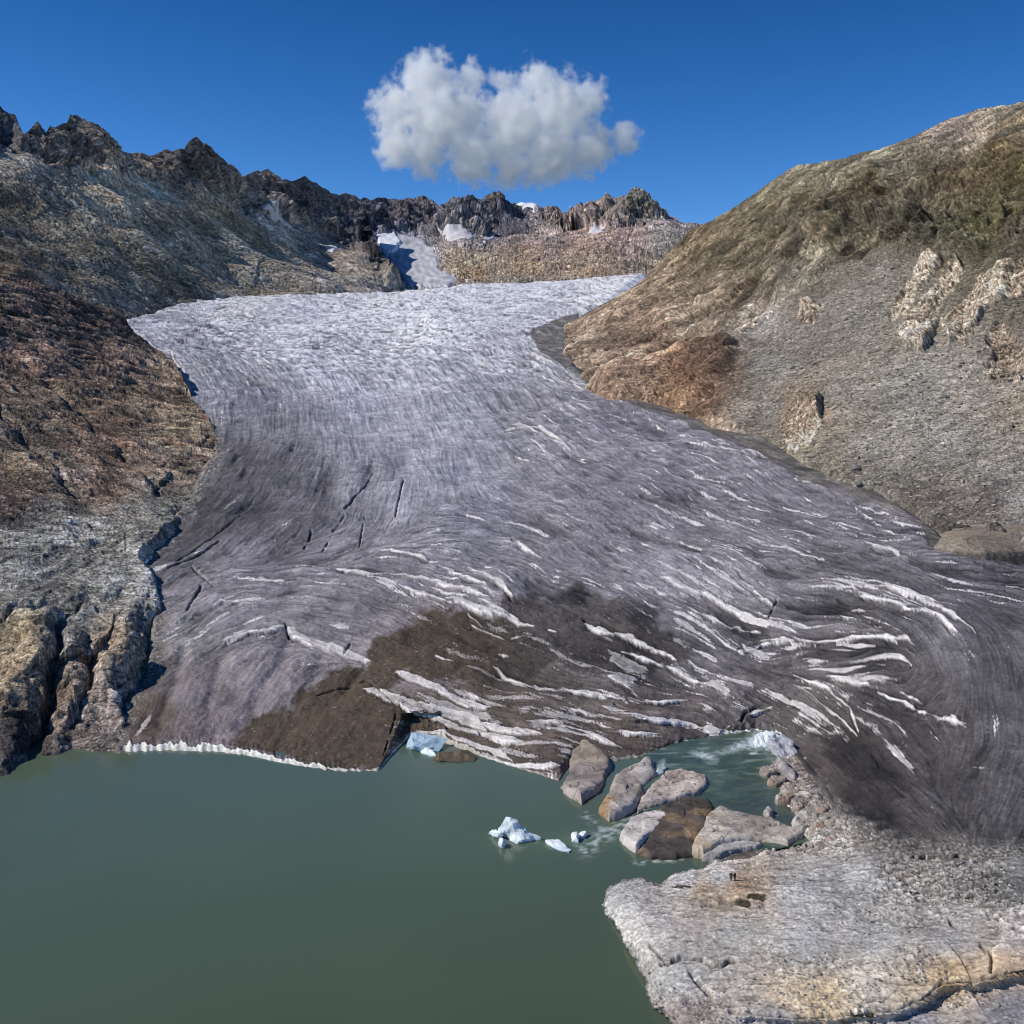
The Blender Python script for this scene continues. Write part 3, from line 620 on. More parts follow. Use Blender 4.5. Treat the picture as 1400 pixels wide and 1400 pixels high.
cc = [(0, 400, 70, 60, 53), (60, 430, 72, 60, 54), (150, 450, 66, 56, 50), (60, 480, 84, 72, 65), (150, 500, 88, 74, 65), (0, 530, 74, 64, 56), (100, 560, 86, 73, 62), (200, 540, 95, 82, 70), (60, 600, 72, 64, 58), (150, 600, 82, 68, 60), (240, 590, 100, 87, 73), (30, 640, 86, 74, 62), (100, 650, 78, 70, 64),
      (150, 660, 78, 66, 58), (20, 680, 74, 62, 56), (220, 640, 92, 84, 76), (50, 720, 84, 82, 80), (150, 720, 90, 88, 84), (220, 690, 90, 88, 84), (50, 780, 84, 83, 82), (150, 800, 100, 98, 94), (30, 830, 84, 82, 80), (190, 830, 96, 92, 88), (30, 870, 120, 106, 86), (20, 920, 124, 108, 90), (150, 890, 128, 112, 96),
      (90, 960, 108, 94, 84), (160, 950, 104, 94, 90), (150, 1000, 112, 102, 98), (20, 1020, 70, 66, 68), (90, 870, 92, 90, 90), (-200, 600, 80, 70, 62), (-200, 900, 90, 84, 78)]
alb = lin(idw(cc, PX, PY, 3.2, 14)) * np.array([3.15, 3.2, 3.05]) * (1 - .18 * low[..., None])
rust = sm(.3, 1.2, L2 + 1.2 * fbm(W0, [40, 20], .7, None, seed=50)) * (1 - sm(690, 730, PY))
alb *= (1 + rust[..., None] * (np.array([.10, -.03, -.08])))
tone = np.exp(.12 * bt + .12 * bc - .3 * sm(.8, 1.8, -bc) + .10 * np.tanh(L1) + .16 * np.tanh(L2) + .2 * (rid - rid.mean()) + .32 * fc + .08 * RS.normal(size=PX.shape) - .30 * sm(1.2, 1.9, -L1) + .25 * sm(1.4, 2.2, L1) - .40 * sm(1.1, 1.8, -L2) + .35 * sm(.7, 1.6, L2))
vein = sm(1.7, 2.3, L1 - .3 * L2)
alb = alb * tone[..., None]
alb = alb * (1 - .5 * vein[..., None]) + lin((190, 178, 160)) * .8 * .5 * vein[..., None]
loutline = [(-400, 100), (170, 430), (215, 474), (245, 503), (264, 545), (292, 585), (300, 612), (266, 680), (218, 730), (185, 765), (208, 800), (218, 850), (209, 905), (178, 950), (166, 1000), (170, 1300), (-400, 1400)]
sd = poly_sd(PX + 3 * perlin(PX / 10, PY / 10, 0 * PX), PY, loutline)
lt.W[..., 2] -= np.clip(sd, 0, 50) * D / 1400 * 1.6
lt.build('left_slope', M_ROCK_L, alb, back=260, drop=.35, skirt=8)
tag(bpy.data.objects['left_slope'], kind='structure')

# ================================================================== LEFT MOUNTAIN
lm_top = [(-350, 90), (-200, 120), (-80, 135), (0, 148), (20, 158), (33, 182), (40, 180), (50, 171), (62, 184), (70, 172), (92, 167), (96, 157), (112, 157), (124, 166), (140, 176), (158, 188), (172, 204), (192, 209), (212, 212), (228, 204), (252, 203), (258, 194), (268, 188), (278, 197), (290, 210), (303, 220), (322, 231), (335, 239), (350, 235),
          (366, 234), (384, 243), (400, 245), (416, 243), (428, 250), (440, 259), (456, 267), (474, 265), (486, 271), (494, 278), (503, 300), (512, 328), (522, 345), (535, 362), (548, 378), (558, 392), (570, 415)]
lm_bot = [(-350, 420), (0, 440), (120, 460), (300, 432), (570, 430)]
lm_ctrl = [(-350, 90, 1700), (0, 148, 2000), (100, 160, 2120), (200, 210, 2350), (270, 190, 2560), (400, 245, 3050), (490, 275, 3600), (512, 328, 3050), (556, 392, 2560), (-350, 420, 1000), (0, 430, 1250), (120, 440, 1420), (300, 420, 1900), (450, 415, 2150), (560, 415, 2400),
           (0, 205, 1880), (100, 232, 2020), (200, 245, 2230), (330, 290, 2620), (450, 325, 2980), (0, 320, 1520), (150, 330, 1750), (300, 350, 2120), (430, 370, 2450), (-350, 180, 1500)]
lm = Layer(-350, 568, 1.25, lm_top, lm_bot, 330, lm_ctrl)
PX, PY, D, W0 = lm.PX, lm.PY, lm.D, lm.W.copy()
cliff_y = np.interp(PX, [-350, 0, 60, 100, 200, 240, 300, 350, 400, 450, 500, 540, 560], [160, 200, 220, 230, 235, 242, 275, 295, 300, 318, 348, 385, 395])
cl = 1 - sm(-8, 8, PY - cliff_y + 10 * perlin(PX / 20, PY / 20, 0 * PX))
v2 = idw([(a, b, math.cos(2 * math.radians(t)), math.sin(2 * math.radians(t))) for a, b, t in [(0, 180, 80), (100, 200, 95), (300, 240, 70), (450, 290, 65), (520, 350, 60), (50, 260, 35), (200, 280, 25), (350, 320, 25), (100, 340, 40), (250, 370, 30), (450, 360, 20), (0, 350, 45), (350, 395, 5), (500, 395, 5), (-200, 300, 40)]], PX, PY, 3.2, 15)
ang = 0.5 * np.arctan2(v2[..., 1], v2[..., 0]) + .35 * perlin(PX / 30, PY / 22, 0 * PX + 3)
L1 = lm.lic(fbm(W0, [24, 12, 6], .3, lm.sp * .7, seed=60) + .15 * RS.normal(size=PX.shape), ang, 6, 1.5)
L2 = lm.lic(fbm(W0, [80, 40, 20], .4, None, seed=62), ang, 9, 2.0)
rid = fbm(W0, [220, 110, 55, 27, 14, 7], .9, lm.sp, ridged=True, seed=64)
flute = fbm(W0, [110, 55, 27, 13], .75, lm.sp, ridged=True, stretch=(1, 1, 4), seed=66)
fc = facets(W0, [110, 60, 30, 15, 8], .75, lm.sp, seed=13, stretch=(1.3, 1.3, .8), tilt=-.3)
fcc = facets(W0, [150, 75, 37, 18], .85, lm.sp, seed=19, stretch=(.8, .8, 2.6), tilt=.12)
crest_f = sm(-1, 26, PY - np.interp(PX, [t[0] for t in lm_top], [t[1] for t in lm_top]))
bt = band(W0, lm.sp * .75, seed=221); bc = band(W0, lm.sp * .75, ridged=True, seed=223, hi=8)
lmb = fbm(W0, [300, 150, 75], .8, None, seed=225)
disp = rid * 3.5 * (1 - .5 * cl) + (.5 * L1 + 1.8 * np.tanh(L2)) * (1 - .6 * cl) + fc * 3.2 * (1 - cl) + lmb * 26 * (1 - cl) + cl * (flute * 14 + fcc * 40) * (.3 + .7 * crest_f) + (bt * .15 + bc * .2) * lm.sp
lm.Wb = lm.W.copy(); lm.disp = disp
lm.W = lm.W + lm.N * (disp)[..., None]
cc = [(0, 180, 62, 62, 66), (100, 200, 72, 68, 66), (250, 225, 66, 62, 60), (400, 270, 64, 62, 64), (500, 320, 58, 58, 64), (30, 230, 98, 93, 88), (130, 255, 130, 117, 102), (200, 265, 126, 112, 96), (280, 290, 106, 97, 85), (100, 290, 96, 91, 82), (0, 280, 70, 66, 57), (30, 330, 60, 57, 52), (120, 340, 78, 74, 66), (200, 320, 92, 87, 78),
      (200, 390, 82, 78, 70), (300, 350, 92, 87, 78), (370, 300, 118, 108, 100), (380, 350, 100, 92, 82), (450, 350, 96, 88, 80), (350, 390, 92, 88, 82), (450, 390, 96, 92, 86), (520, 380, 96, 92, 88), (0, 380, 64, 58, 50), (100, 420, 92, 86, 76), (-200, 300, 80, 75, 66)]
alb = lin(idw(cc, PX, PY, 3.2, 10)) * np.array([3.85, 3.7, 3.5])
pale = sm(.6, 1.6, L2 + 1.1 * fbm(W0, [180, 90, 40], .7, None, seed=70)) * (1 - cl)
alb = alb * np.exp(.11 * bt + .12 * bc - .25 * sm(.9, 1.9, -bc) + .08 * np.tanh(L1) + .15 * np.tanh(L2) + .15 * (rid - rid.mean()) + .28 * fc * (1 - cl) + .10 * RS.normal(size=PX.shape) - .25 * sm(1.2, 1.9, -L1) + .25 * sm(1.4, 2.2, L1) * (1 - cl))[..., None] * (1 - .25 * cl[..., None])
alb = alb * (1 - .35 * pale[..., None]) + lin((168, 158, 142)) * .9 * .35 * pale[..., None]
grs = sm(.1, .8, fbm(W0, [260, 120, 60], .7, None, seed=72)) * (1 - cl) * sm(230, 290, PY)
alb *= 1 + grs[..., None] * np.array([-.30, -.30, -.40])
lm.build('left_mountain', M_ROCK_FAR, alb, back=500, drop=.9, skirt=30)
tag(bpy.data.objects['left_mountain'], kind='structure')

# ================================================================== BACK RIDGE
bm_top = [(440, 262), (475, 270), (490, 275), (510, 273), (530, 272), (546, 277), (558, 270), (582, 268), (590, 273), (600, 279), (618, 273), (640, 274), (655, 277), (666, 270), (680, 265), (690, 269), (700, 278), (716, 284), (735, 283), (750, 286), (760, 278), (770, 292), (778, 290), (788, 281), (800, 278), (818, 273), (830, 268), (846, 272), (858, 268), (863, 259), (870, 257),
          (880, 261), (890, 272), (905, 286), (915, 294), (930, 302), (945, 310), (1000, 325), (1100, 340)]
bm_bot = [(440, 415), (1100, 415)]
bm_ctrl = [(440, 262, 3700), (500, 275, 4300), (580, 268, 4700), (680, 265, 4900), (750, 286, 4800), (870, 257, 4500), (945, 310, 4200), (1100, 340, 4000),
           (500, 330, 3900), (580, 320, 4300), (680, 315, 4500), (780, 305, 4400), (880, 300, 4250), (540, 380, 3000), (600, 390, 2800), (620, 345, 3350), (740, 345, 3350), (860, 345, 3300), (930, 345, 3300), (600, 335, 3700), (740, 330, 3750), (860, 325, 3750), (700, 390, 2700), (900, 380, 2720), (440, 400, 2700), (1100, 400, 2800)]
bm = Layer(440, 1100, 1.0, bm_top, bm_bot, 200, bm_ctrl)
PX, PY, D, W0 = bm.PX, bm.PY, bm.D, bm.W.copy()
cliff_y = np.interp(PX, [440, 520, 600, 660, 720, 760, 800, 860, 900, 930], [330, 322, 318, 318, 296, 305, 310, 308, 296, 300])
cl = 1 - sm(-5, 5, PY - cliff_y + 6 * perlin(PX / 12, PY / 12, 0 * PX))
hump = sm(336, 344, PY) * (1 - sm(376, 384, PY)) * sm(590, 610, PX)
v2 = idw([(a, b, math.cos(2 * math.radians(t)), math.sin(2 * math.radians(t))) for a, b, t in [(520, 290, 85), (640, 290, 90), (750, 300, 70), (850, 290, 110), (700, 330, 160), (800, 330, 160), (900, 320, 15), (650, 365, 80), (800, 365, 100), (900, 365, 90), (560, 360, 50)]], PX, PY, 3.2, 10)
ang = 0.5 * np.arctan2(v2[..., 1], v2[..., 0]) + .3 * perlin(PX / 20, PY / 15, 0 * PX + 3)
L1 = bm.lic(fbm(W0, [40, 20], .3, bm.sp * .7, seed=80) + .3 * RS.normal(size=PX.shape), ang, 4, 1.3)
rid = fbm(W0, [300, 150, 75, 37, 18], .9, bm.sp, ridged=True, seed=84)
flute = fbm(W0, [170, 85, 42, 21], .75, bm.sp, ridged=True, stretch=(1, 1, 4), seed=86)
fh = fbm(W0, [90, 45, 22], .75, bm.sp, ridged=True, stretch=(1, 1, 3), seed=88)
fc = facets(W0, [150, 75, 37], .9, bm.sp, seed=23, stretch=(1.3, 1.3, .8))
fcc = facets(W0, [230, 115, 57, 28], .85, bm.sp, seed=29, stretch=(.8, .8, 2.4))
crest_f = sm(-1, 18, PY - np.interp(PX, [t[0] for t in bm_top], [t[1] for t in bm_top]))
bt = band(W0, bm.sp * .75, seed=231); bc = band(W0, bm.sp * .75, ridged=True, seed=233, hi=8)
disp = rid * 5 + fc * 7 * (1 - cl) + fbm(W0, [400, 200, 100], .8, None, seed=235) * 34 * (1 - cl) + cl * (fcc * 60 + flute * 20) * (.3 + .7 * crest_f) + 2 * L1 + hump * (fh * 1.0) + (bt * .15 + bc * .2) * bm.sp
snow_poly = [(516, 326), (545, 322), (570, 326), (590, 338), (597, 352), (598, 365), (612, 375), (625, 384), (610, 392), (560, 392), (545, 370), (530, 350), (516, 340)]
smask = 1 - sm(-1, 3, poly_sd(PX, PY, snow_poly))
disp = disp * (1 - .85 * smask)
bm.Wb = bm.W.copy(); bm.disp = disp
bm.W = bm.W + bm.N * disp[..., None]
cc = [(500, 300, 78, 74, 76), (560, 285, 88, 80, 78), (640, 290, 80, 78, 82), (700, 300, 66, 66, 72), (680, 272, 100, 90, 76), (760, 290, 110, 98, 90), (830, 290, 105, 94, 86), (880, 280, 92, 88, 78), (920, 310, 132, 122, 116), (640, 330, 120, 110, 104), (740, 320, 140, 125, 115), (800, 325, 148, 122, 106), (860, 325, 138, 116, 106), (910, 330, 125, 118, 108), (560, 350, 140, 140, 145),
      (640, 360, 142, 122, 98), (720, 365, 140, 118, 96), (800, 365, 132, 114, 94), (900, 360, 124, 112, 94), (600, 388, 130, 122, 112), (700, 388, 120, 112, 100)]
alb = lin(idw(cc, PX, PY, 3.2, 8)) * np.array([1.75, 1.82, 1.95])
pinkish = sm(.2, 1.0, fbm(W0, [250, 120, 60], .7, None, seed=90)) * sm(305, 315, PY)
alb = alb * np.exp(.16 * bt + .20 * bc - .3 * sm(1, 2, -bc) + .03 * np.tanh(L1) + .35 * fbm(W0, [200, 100, 50, 25], .6, bm.sp, seed=237) + .15 * (rid - rid.mean()))[..., None]
alb *= 1 + pinkish[..., None] * np.array([.04, -.10, -.10])
bm.build('back_ridge', M_ROCK_FAR, alb, back=600, drop=.8, skirt=60)
tag(bpy.data.objects['back_ridge'], kind='structure')

def patch(layer, poly, name, label, cat, mat, c, lift=4.0, jag=2.0, k=.08, kind=None, group=None):
    """a sheet of snow lying on a layer: its own object, lifted off the rock it covers"""
    xs = [p[0] for p in poly]; ys = [p[1] for p in poly]
    j0, j1 = np.searchsorted(layer.xs, [min(xs) - 8, max(xs) + 8]); j1 = min(j1, len(layer.xs) - 1)
    def box(a, r=3):
        for ax in (0, 1):
            p = np.concatenate([np.repeat(np.take(a, [0], ax), r, ax), a, np.repeat(np.take(a, [-1], ax), r, ax)], ax)
            a = sum(np.take(p, range(k_, k_ + a.shape[ax]), ax) for k_ in range(2 * r + 1)) / (2 * r + 1)
        return a
    j0 = int(j0); X = layer.PX[:, j0:j1]; Y = layer.PY[:, j0:j1]
    r = np.where(((Y > min(ys) - 8) & (Y < max(ys) + 8)).any(1))[0]
    X = X[r]; Y = Y[r]; N = layer.N[r][:, j0:j1]; Wp = layer.Wb[r][:, j0:j1] + N * box(layer.disp[r][:, j0:j1])[..., None]
    sd = poly_sd(X + jag * perlin(X / 5, Y / 4, 0 * X), Y + jag * perlin(X / 6, Y / 5, 0 * X + 5), poly)
    h = lift * sm(2.0, -2.0, sd) - lift * .9 * sm(0, 3.0, sd)
    V = Wp + N * h[..., None] + np.array([0, 0, 1.0]) * 0
    n = perlin(X / 7, Y / 5, 0 * X + 2)
    C = np.zeros(X.shape + (3,)) + lin(c) * 1.0
    C *= (1 + k * 3 * n)[..., None]
    o = mesh_from(name, V, grid_faces(X.shape[0], X.shape[1], sd < 2.6), mat, C)
    return tag(o, label, cat, group, kind)

# ================================================================== RIGHT MOUNTAIN
rm_top = [(715, 470), (745, 452), (772, 442), (800, 426), (830, 410), (860, 394), (880, 380), (900, 356), (925, 330), (945, 313), (970, 302), (1000, 286), (1030, 264), (1050, 250), (1070, 236), (1090, 227), (1120, 221), (1150, 216), (1180, 206), (1200, 206), (1225, 197), (1250, 190), (1275, 178), (1300, 165), (1330, 155), (1360, 148), (1400, 138), (1500, 112), (1620, 85), (1750, 60)]
rm_bot = [(715, 530), (775, 540), (850, 585), (960, 625), (1100, 690), (1200, 720), (1280, 750), (1340, 765), (1750, 790)]
def gd(px, py, k=1.0): return (px, py, float(gl_field(px, py)) * k)
rm_ctrl = [gd(772, 442, .985), (800, 426, 1400), (890, 372, 1390), (945, 313, 1350), (1000, 286, 1260), (1090, 227, 1150), (1250, 190, 1010), (1400, 138, 900), (1750, 60, 720),
           gd(782, 500), gd(830, 532), gd(900, 555), gd(960, 575), gd(1040, 600), gd(1100, 638), gd(1200, 672), gd(1290, 700), gd(1400, 745), gd(1750, 745), gd(1100, 690, .99), gd(850, 585, .99),
           (1250, 350, 750), (1100, 345, 880), (1400, 320, 690), (1000, 370, 1030), (1250, 265, 800), (1400, 230, 735), (1100, 275, 960), (1400, 500, 545), (1250, 500, 590), (1100, 500, 660), (950, 480, 800), (1750, 400, 520), (880, 450, 1000)]
rm = Layer(715, 1700, 1.25, rm_top, rm_bot, 480, rm_ctrl)
PX, PY, D, W0 = rm.PX, rm.PY, rm.D, rm.W.copy()
v2 = idw([(a, b, math.cos(2 * math.radians(t)), math.sin(2 * math.radians(t))) for a, b, t in [(950, 340, 140), (1050, 300, 145), (1150, 270, 140), (1300, 230, 145), (1250, 310, 110), (1380, 310, 105), (1000, 400, 140), (1100, 370, 135), (900, 430, 150), (850, 480, 155), (950, 500, 145), (900, 530, 135), (1200, 420, 130), (1300, 400, 128), (1380, 420, 120), (1100, 550, 145), (1250, 580, 150),
      (1380, 600, 150), (1200, 650, 160), (1080, 600, 115), (1340, 480, 90), (800, 480, 140), (1390, 170, 160)]], PX, PY, 3.2, 18)
ang = 0.5 * np.arctan2(v2[..., 1], v2[..., 0]) + .3 * perlin(PX / 40, PY / 30, 0 * PX + 3) + .2 * perlin(PX / 14, PY / 12, 0 * PX + 6)
scl = np.clip(600.0 / D, .5, 1.3)
L1 = rm.lic(fbm(W0, [9, 4.5, 2.3], .3, rm.sp * .6, seed=100) + .2 * RS.normal(size=PX.shape), ang, 9, 1.6, scl)
L2 = rm.lic(fbm(W0, [34, 17, 8], .4, None, seed=104), ang, 13, 2.2, scl)
rid = fbm(W0, [90, 45, 22, 11, 5.5, 2.8], .88, rm.sp, ridged=True, seed=106)
flute = fbm(W0, [60, 30, 15, 7], .8, rm.sp, ridged=True, stretch=(1, 1, 3), seed=108)
scree_p = [(1140, 345), (1190, 340), (1240, 350), (1300, 350), (1420, 330), (1720, 330), (1720, 800), (1250, 720), (1200, 690), (1100, 640), (1040, 600), (990, 570), (985, 520), (1010, 480), (1060, 430), (1110, 390)]
scree = 1 - sm(-12, 12, poly_sd(PX, PY, scree_p) + 14 * perlin(PX / 30, PY / 30, 0 * PX))
slabs = np.zeros(PX.shape, np.float32)
for poly in [[(1215, 440), (1230, 400), (1270, 355), (1290, 358), (1255, 400), (1240, 430)], [(1228, 455), (1260, 410), (1310, 358), (1318, 368), (1285, 420), (1278, 460), (1262, 482), (1240, 478)], [(1285, 440), (1340, 385), (1400, 360), (1420, 380), (1400, 400), (1350, 420), (1320, 470), (1300, 470)], [(1090, 425), (1105, 410), (1125, 415), (1110, 440), (1095, 450)], [(1345, 455), (1370, 440), (1400, 470), (1395, 520), (1350, 520), (1340, 505), (1360, 485)], [(1065, 580), (1090, 545), (1120, 540), (1125, 580), (1110, 615), (1080, 620)], [(1000, 445), (1030, 425), (1035, 445), (1015, 460)]]:
    slabs = np.maximum(slabs, 1 - sm(-3, 3, poly_sd(PX + 5 * perlin(PX / 12, PY / 12, 0 * PX), PY + 5 * perlin(PX / 14, PY / 12, 0 * PX + 5), poly)))
cliffm = blob(PX, PY, 1280, 300, 160, 45, 0) * 1.3; cliffm = np.clip(cliffm, 0, 1) * (1 - scree * .6)
rocky = np.clip((1 - scree) + slabs, 0, 1)
fc = facets(W0, [48, 26, 13, 6.5, 3.4], .78, rm.sp, seed=33, stretch=(1.5, 1.5, .8), tilt=.55)
fcc = facets(W0, [44, 22, 11, 5.5], .85, rm.sp, seed=39, stretch=(.8, .8, 2.0))
bt = band(W0, rm.sp * .75, seed=241); bc = band(W0, rm.sp * .75, ridged=True, seed=243, hi=8)
grit = band(W0, rm.sp * .7, seed=247, hi=6)
crest_f = sm(-1, 30, PY - np.interp(PX, [t[0] for t in rm_top], [t[1] for t in rm_top]))
disp = (rid * (.7 + .8 * rocky) + rocky * (.4 * L1 + 1.2 * np.tanh(L2)) + (.35 * L1 + .6 * np.tanh(L2)) * scree + fc * (.7 + 4.2 * rocky) + cliffm * (fcc * 15 + flute * 3) + slabs * 1.2 + fbm(W0, [120, 60, 30], .8, None, seed=249) * 11 * rocky) * (.25 + .75 * crest_f) + (bt * .18 + bc * .22) * rm.sp * (.35 + .65 * rocky) + grit * .14 * rm.sp * scree
rb = np.interp(PX, [t[0] for t in rm_bot], [t[1] for t in rm_bot])
rm.W = rm.W + rm.N * disp[..., None]
cc = [(950, 330, 110, 95, 72), (1000, 310, 118, 106, 80), (1060, 265, 112, 103, 80), (1100, 240, 122, 113, 90), (1200, 212, 126, 118, 96), (1300, 180, 148, 132, 114), (1390, 165, 124, 114, 94), (1000, 345, 88, 78, 60), (1100, 280, 88, 79, 63), (1200, 260, 86, 77, 60), (1300, 240, 98, 88, 68), (1390, 230, 92, 84, 58), (1150, 310, 96, 88, 68), (1250, 310, 98, 90, 72), (1350, 300, 104, 98, 66), (1390, 330, 80, 73, 58), (1050, 350, 94, 84, 66),
      (1100, 380, 104, 96, 80), (1000, 400, 118, 102, 82), (900, 400, 122, 105, 84), (850, 430, 132, 113, 92), (900, 460, 128, 106, 85), (820, 480, 140, 121, 100), (950, 440, 134, 118, 96), (870, 520, 146, 121, 98), (940, 520, 118, 90, 68), (980, 500, 100, 80, 64), (920, 550, 140, 112, 84), (1030, 440, 140, 132, 120), (1050, 500, 134, 128, 114), (1200, 380, 128, 120, 104), (1150, 430, 134, 126, 112), (1250, 540, 136, 130, 116), (1150, 540, 134, 126, 110),
      (1100, 560, 146, 120, 94), (1050, 560, 130, 122, 108), (1200, 610, 140, 132, 116), (1300, 600, 140, 134, 120), (1390, 560, 146, 132, 112), (1340, 650, 132, 124, 110), (1390, 680, 140, 134, 122), (1280, 690, 96, 88, 78), (1350, 690, 104, 94, 84), (1330, 540, 144, 134, 118), (1100, 620, 128, 118, 98), (1600, 600, 136, 128, 114), (1600, 250, 100, 92, 70)]
alb = lin(idw(cc, PX, PY, 3.2, 12)) * np.array([1.34, 1.38, 1.50])
scol = (lin((178, 158, 136)) * 1.12 * np.exp(.12 * bt + .14 * bc)[..., None])
alb = alb * (1 - slabs[..., None] * .75) + scol * slabs[..., None] * .75
patchy = fbm(W0, [70, 35, 17, 8], .75, None, seed=120)
outc = sm(.05, .3, fbm(W0, [40, 20, 10, 5], .8, rm.sp, seed=117)) * rocky
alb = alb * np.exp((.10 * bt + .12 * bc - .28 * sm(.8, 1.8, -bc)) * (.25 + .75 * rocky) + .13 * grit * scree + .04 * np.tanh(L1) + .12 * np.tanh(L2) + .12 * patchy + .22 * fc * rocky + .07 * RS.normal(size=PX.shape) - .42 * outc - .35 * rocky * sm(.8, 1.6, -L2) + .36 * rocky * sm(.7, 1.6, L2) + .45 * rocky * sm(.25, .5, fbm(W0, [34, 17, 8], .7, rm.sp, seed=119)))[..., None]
veg = sm(-.1, .7, patchy + .15 + .25 * L2) * sm(10, -25, PY - np.interp(PX, [715, 950, 1100, 1250, 1400, 1750], [250, 330, 335, 350, 345, 345])) * sm(0, 18, PY - np.interp(PX, [t[0] for t in rm_top], [t[1] for t in rm_top]) - 4) * (1 - slabs)
alb *= 1 + veg[..., None] * np.array([-.30, -.37, -.44])
routline = [(772, 440), (776, 495), (828, 530), (900, 553), (960, 573), (1040, 598), (1100, 632), (1200, 666), (1265, 688), (1275, 735), (1290, 748), (1340, 752), (1800, 760), (1800, -100), (740, -100), (775, 442)]
sd = poly_sd(PX + 3 * perlin(PX / 10, PY / 10, 0 * PX), PY, routline)
rm.W[..., 2] -= np.clip(sd, 0, 40) * D / 1400 * 1.6
slabs_keep = slabs; PYr = PY; PXr = PX; rm_in = sd < 0
scree_keep = scree
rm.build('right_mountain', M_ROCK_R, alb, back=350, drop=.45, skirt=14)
tag(bpy.data.objects['right_mountain'], kind='structure')

# ------------------------------------------------------------------ water
def water_mat(name, deep, rough=.12):
    m, nt, b, out = new_mat(name)
    geo = nt.nodes.new('ShaderNodeNewGeometry')
    at = nt.nodes.new('ShaderNodeAttribute'); at.attribute_name = 'Col'
    nt.links.new(at.outputs['Color'], b.inputs['Base Color'])
    b.inputs['Roughness'].default_value = rough; b.inputs['IOR'].default_value = 1.33
    bp = nt.nodes.new('ShaderNodeBump'); bp.inputs['Strength'].default_value = .35; bp.inputs['Distance'].default_value = .06
    mp = nt.nodes.new('ShaderNodeMapping'); mp.inputs['Scale'].default_value = (1, 1.8, 1)
    nt.links.new(geo.outputs['Position'], mp.inputs['Vector'])
    n = noise_node(nt, .8, 4, .6, mp.outputs[0]); nt.links.new(n.outputs['Fac'], bp.inputs['Height'])
    nt.links.new(bp.outputs[0], b.inputs['Normal'])
    return m
M_WATER = water_mat('milky_lake_water', None)

lx = np.concatenate([np.linspace(-900, -220, 20), np.linspace(-215, 160, 500), np.linspace(170, 900, 20)])
ly = np.concatenate([np.linspace(-700, 60, 20), np.linspace(62, 300, 420)])
X, Y = np.meshgrid(lx, ly)
Z = 0 * X
Wl = np.stack([X, Y, Z], -1)
qx, qy = to_px(Wl)
ok = Y > 70
n = fbm(Wl, [90, 40, 18], .8, None, seed=5)
lc = lin((80, 94, 74)) + 0 * Wl
milk = sm(60, 0, 1060 - qy * 1.0) * 0
lc = lc * (1 + .16 * n)[..., None]
far_ = (sm(120, 250, Y))[..., None]
lc = lc * (1 - far_) + lin((86, 101, 82)) * (1 + .08 * n)[..., None] * far_
# glacial silt plume and outflow foam
pl = blob(qx, qy, 780, 1150, 60, 14, -8) * ok
lc = lc * (1 + .25 * pl[..., None])
for pts, hw, a in [([(800, 1163), (822, 1145), (850, 1130), (868, 1122)], 9, .75), ([(798, 1112), (812, 1125), (826, 1138)], 5, .5), ([(868, 1180), (900, 1177), (930, 1175)], 3, .8)]:
    d = poly_sd(qx, qy, pts, closed=False)
    f = np.exp(-(d / hw) ** 2) * sm(-.25, .35, perlin(qx / 9, qy / 5, 0 * qx) + .7 * perlin(qx / 4, qy / 3, 0 * qx)) * a * ok
    lc = lc * (1 - f[..., None]) + lin((205, 215, 208)) * f[..., None]
tag(mesh_from('lake', Wl, grid_faces(*X.shape), M_WATER, lc), kind='structure')
gm, gnt, gb, _ = new_mat('lake_bed_silt'); gb.inputs['Base Color'].default_value = (.16, .15, .13, 1); gb.inputs['Roughness'].default_value = .95
gn = noise_node(gnt, .02); gr = gnt.nodes.new('ShaderNodeValToRGB'); gr.color_ramp.elements[0].color = (.10, .10, .09, 1); gr.color_ramp.elements[1].color = (.22, .21, .19, 1)
gnt.links.new(gn.outputs['Fac'], gr.inputs[0]); gnt.links.new(gr.outputs[0], gb.inputs['Base Color'])
xs = np.linspace(-9000, 9000, 30); ys = np.linspace(-9000, 9000, 30); X, Y = np.meshgrid(xs, ys)
tag(mesh_from('ground', np.stack([X, Y, 0 * X - 20], -1), grid_faces(30, 30), gm), kind='structure')

# ================================================================== FOREGROUND BEDROCK
br_out = [(822, 1237), (833, 1212), (850, 1203), (868, 1198), (882, 1200), (893, 1206), (903, 1208), (918, 1198), (935, 1190), (955, 1187), (975, 1180), (1000, 1175), (1030, 1168), (1046, 1158), (1075, 1160), (1100, 1150), (1085, 1120), (1062, 1080), (1046, 1045), (1055, 1030), (1090, 1020), (1160, 1060), (1260, 1120), (1420, 1130), (1760, 1130),
          (1760, 1720), (1030, 1720), (985, 1560), (940, 1450), (917, 1400), (890, 1372), (882, 1345), (872, 1318), (852, 1290), (848, 1272), (835, 1258)]
bl = Layer(800, 1700, 1.1, [(800, 1010), (1760, 1010)], [(800, 1700), (1760, 1700)], 560, ctrl=[(0, 0, 100), (1, 0, 100), (0, 1, 100), (5, 5, 100)])
PX, PY = bl.PX, bl.PY
wob = 3.5 * perlin(PX / 22, PY / 18, 0 * PX) + 1.8 * perlin(PX / 8, PY / 7, 0 * PX + 3) + .8 * perlin(PX / 3, PY / 3, 0 * PX + 3)
sd = poly_sd(PX, PY, br_out) + wob
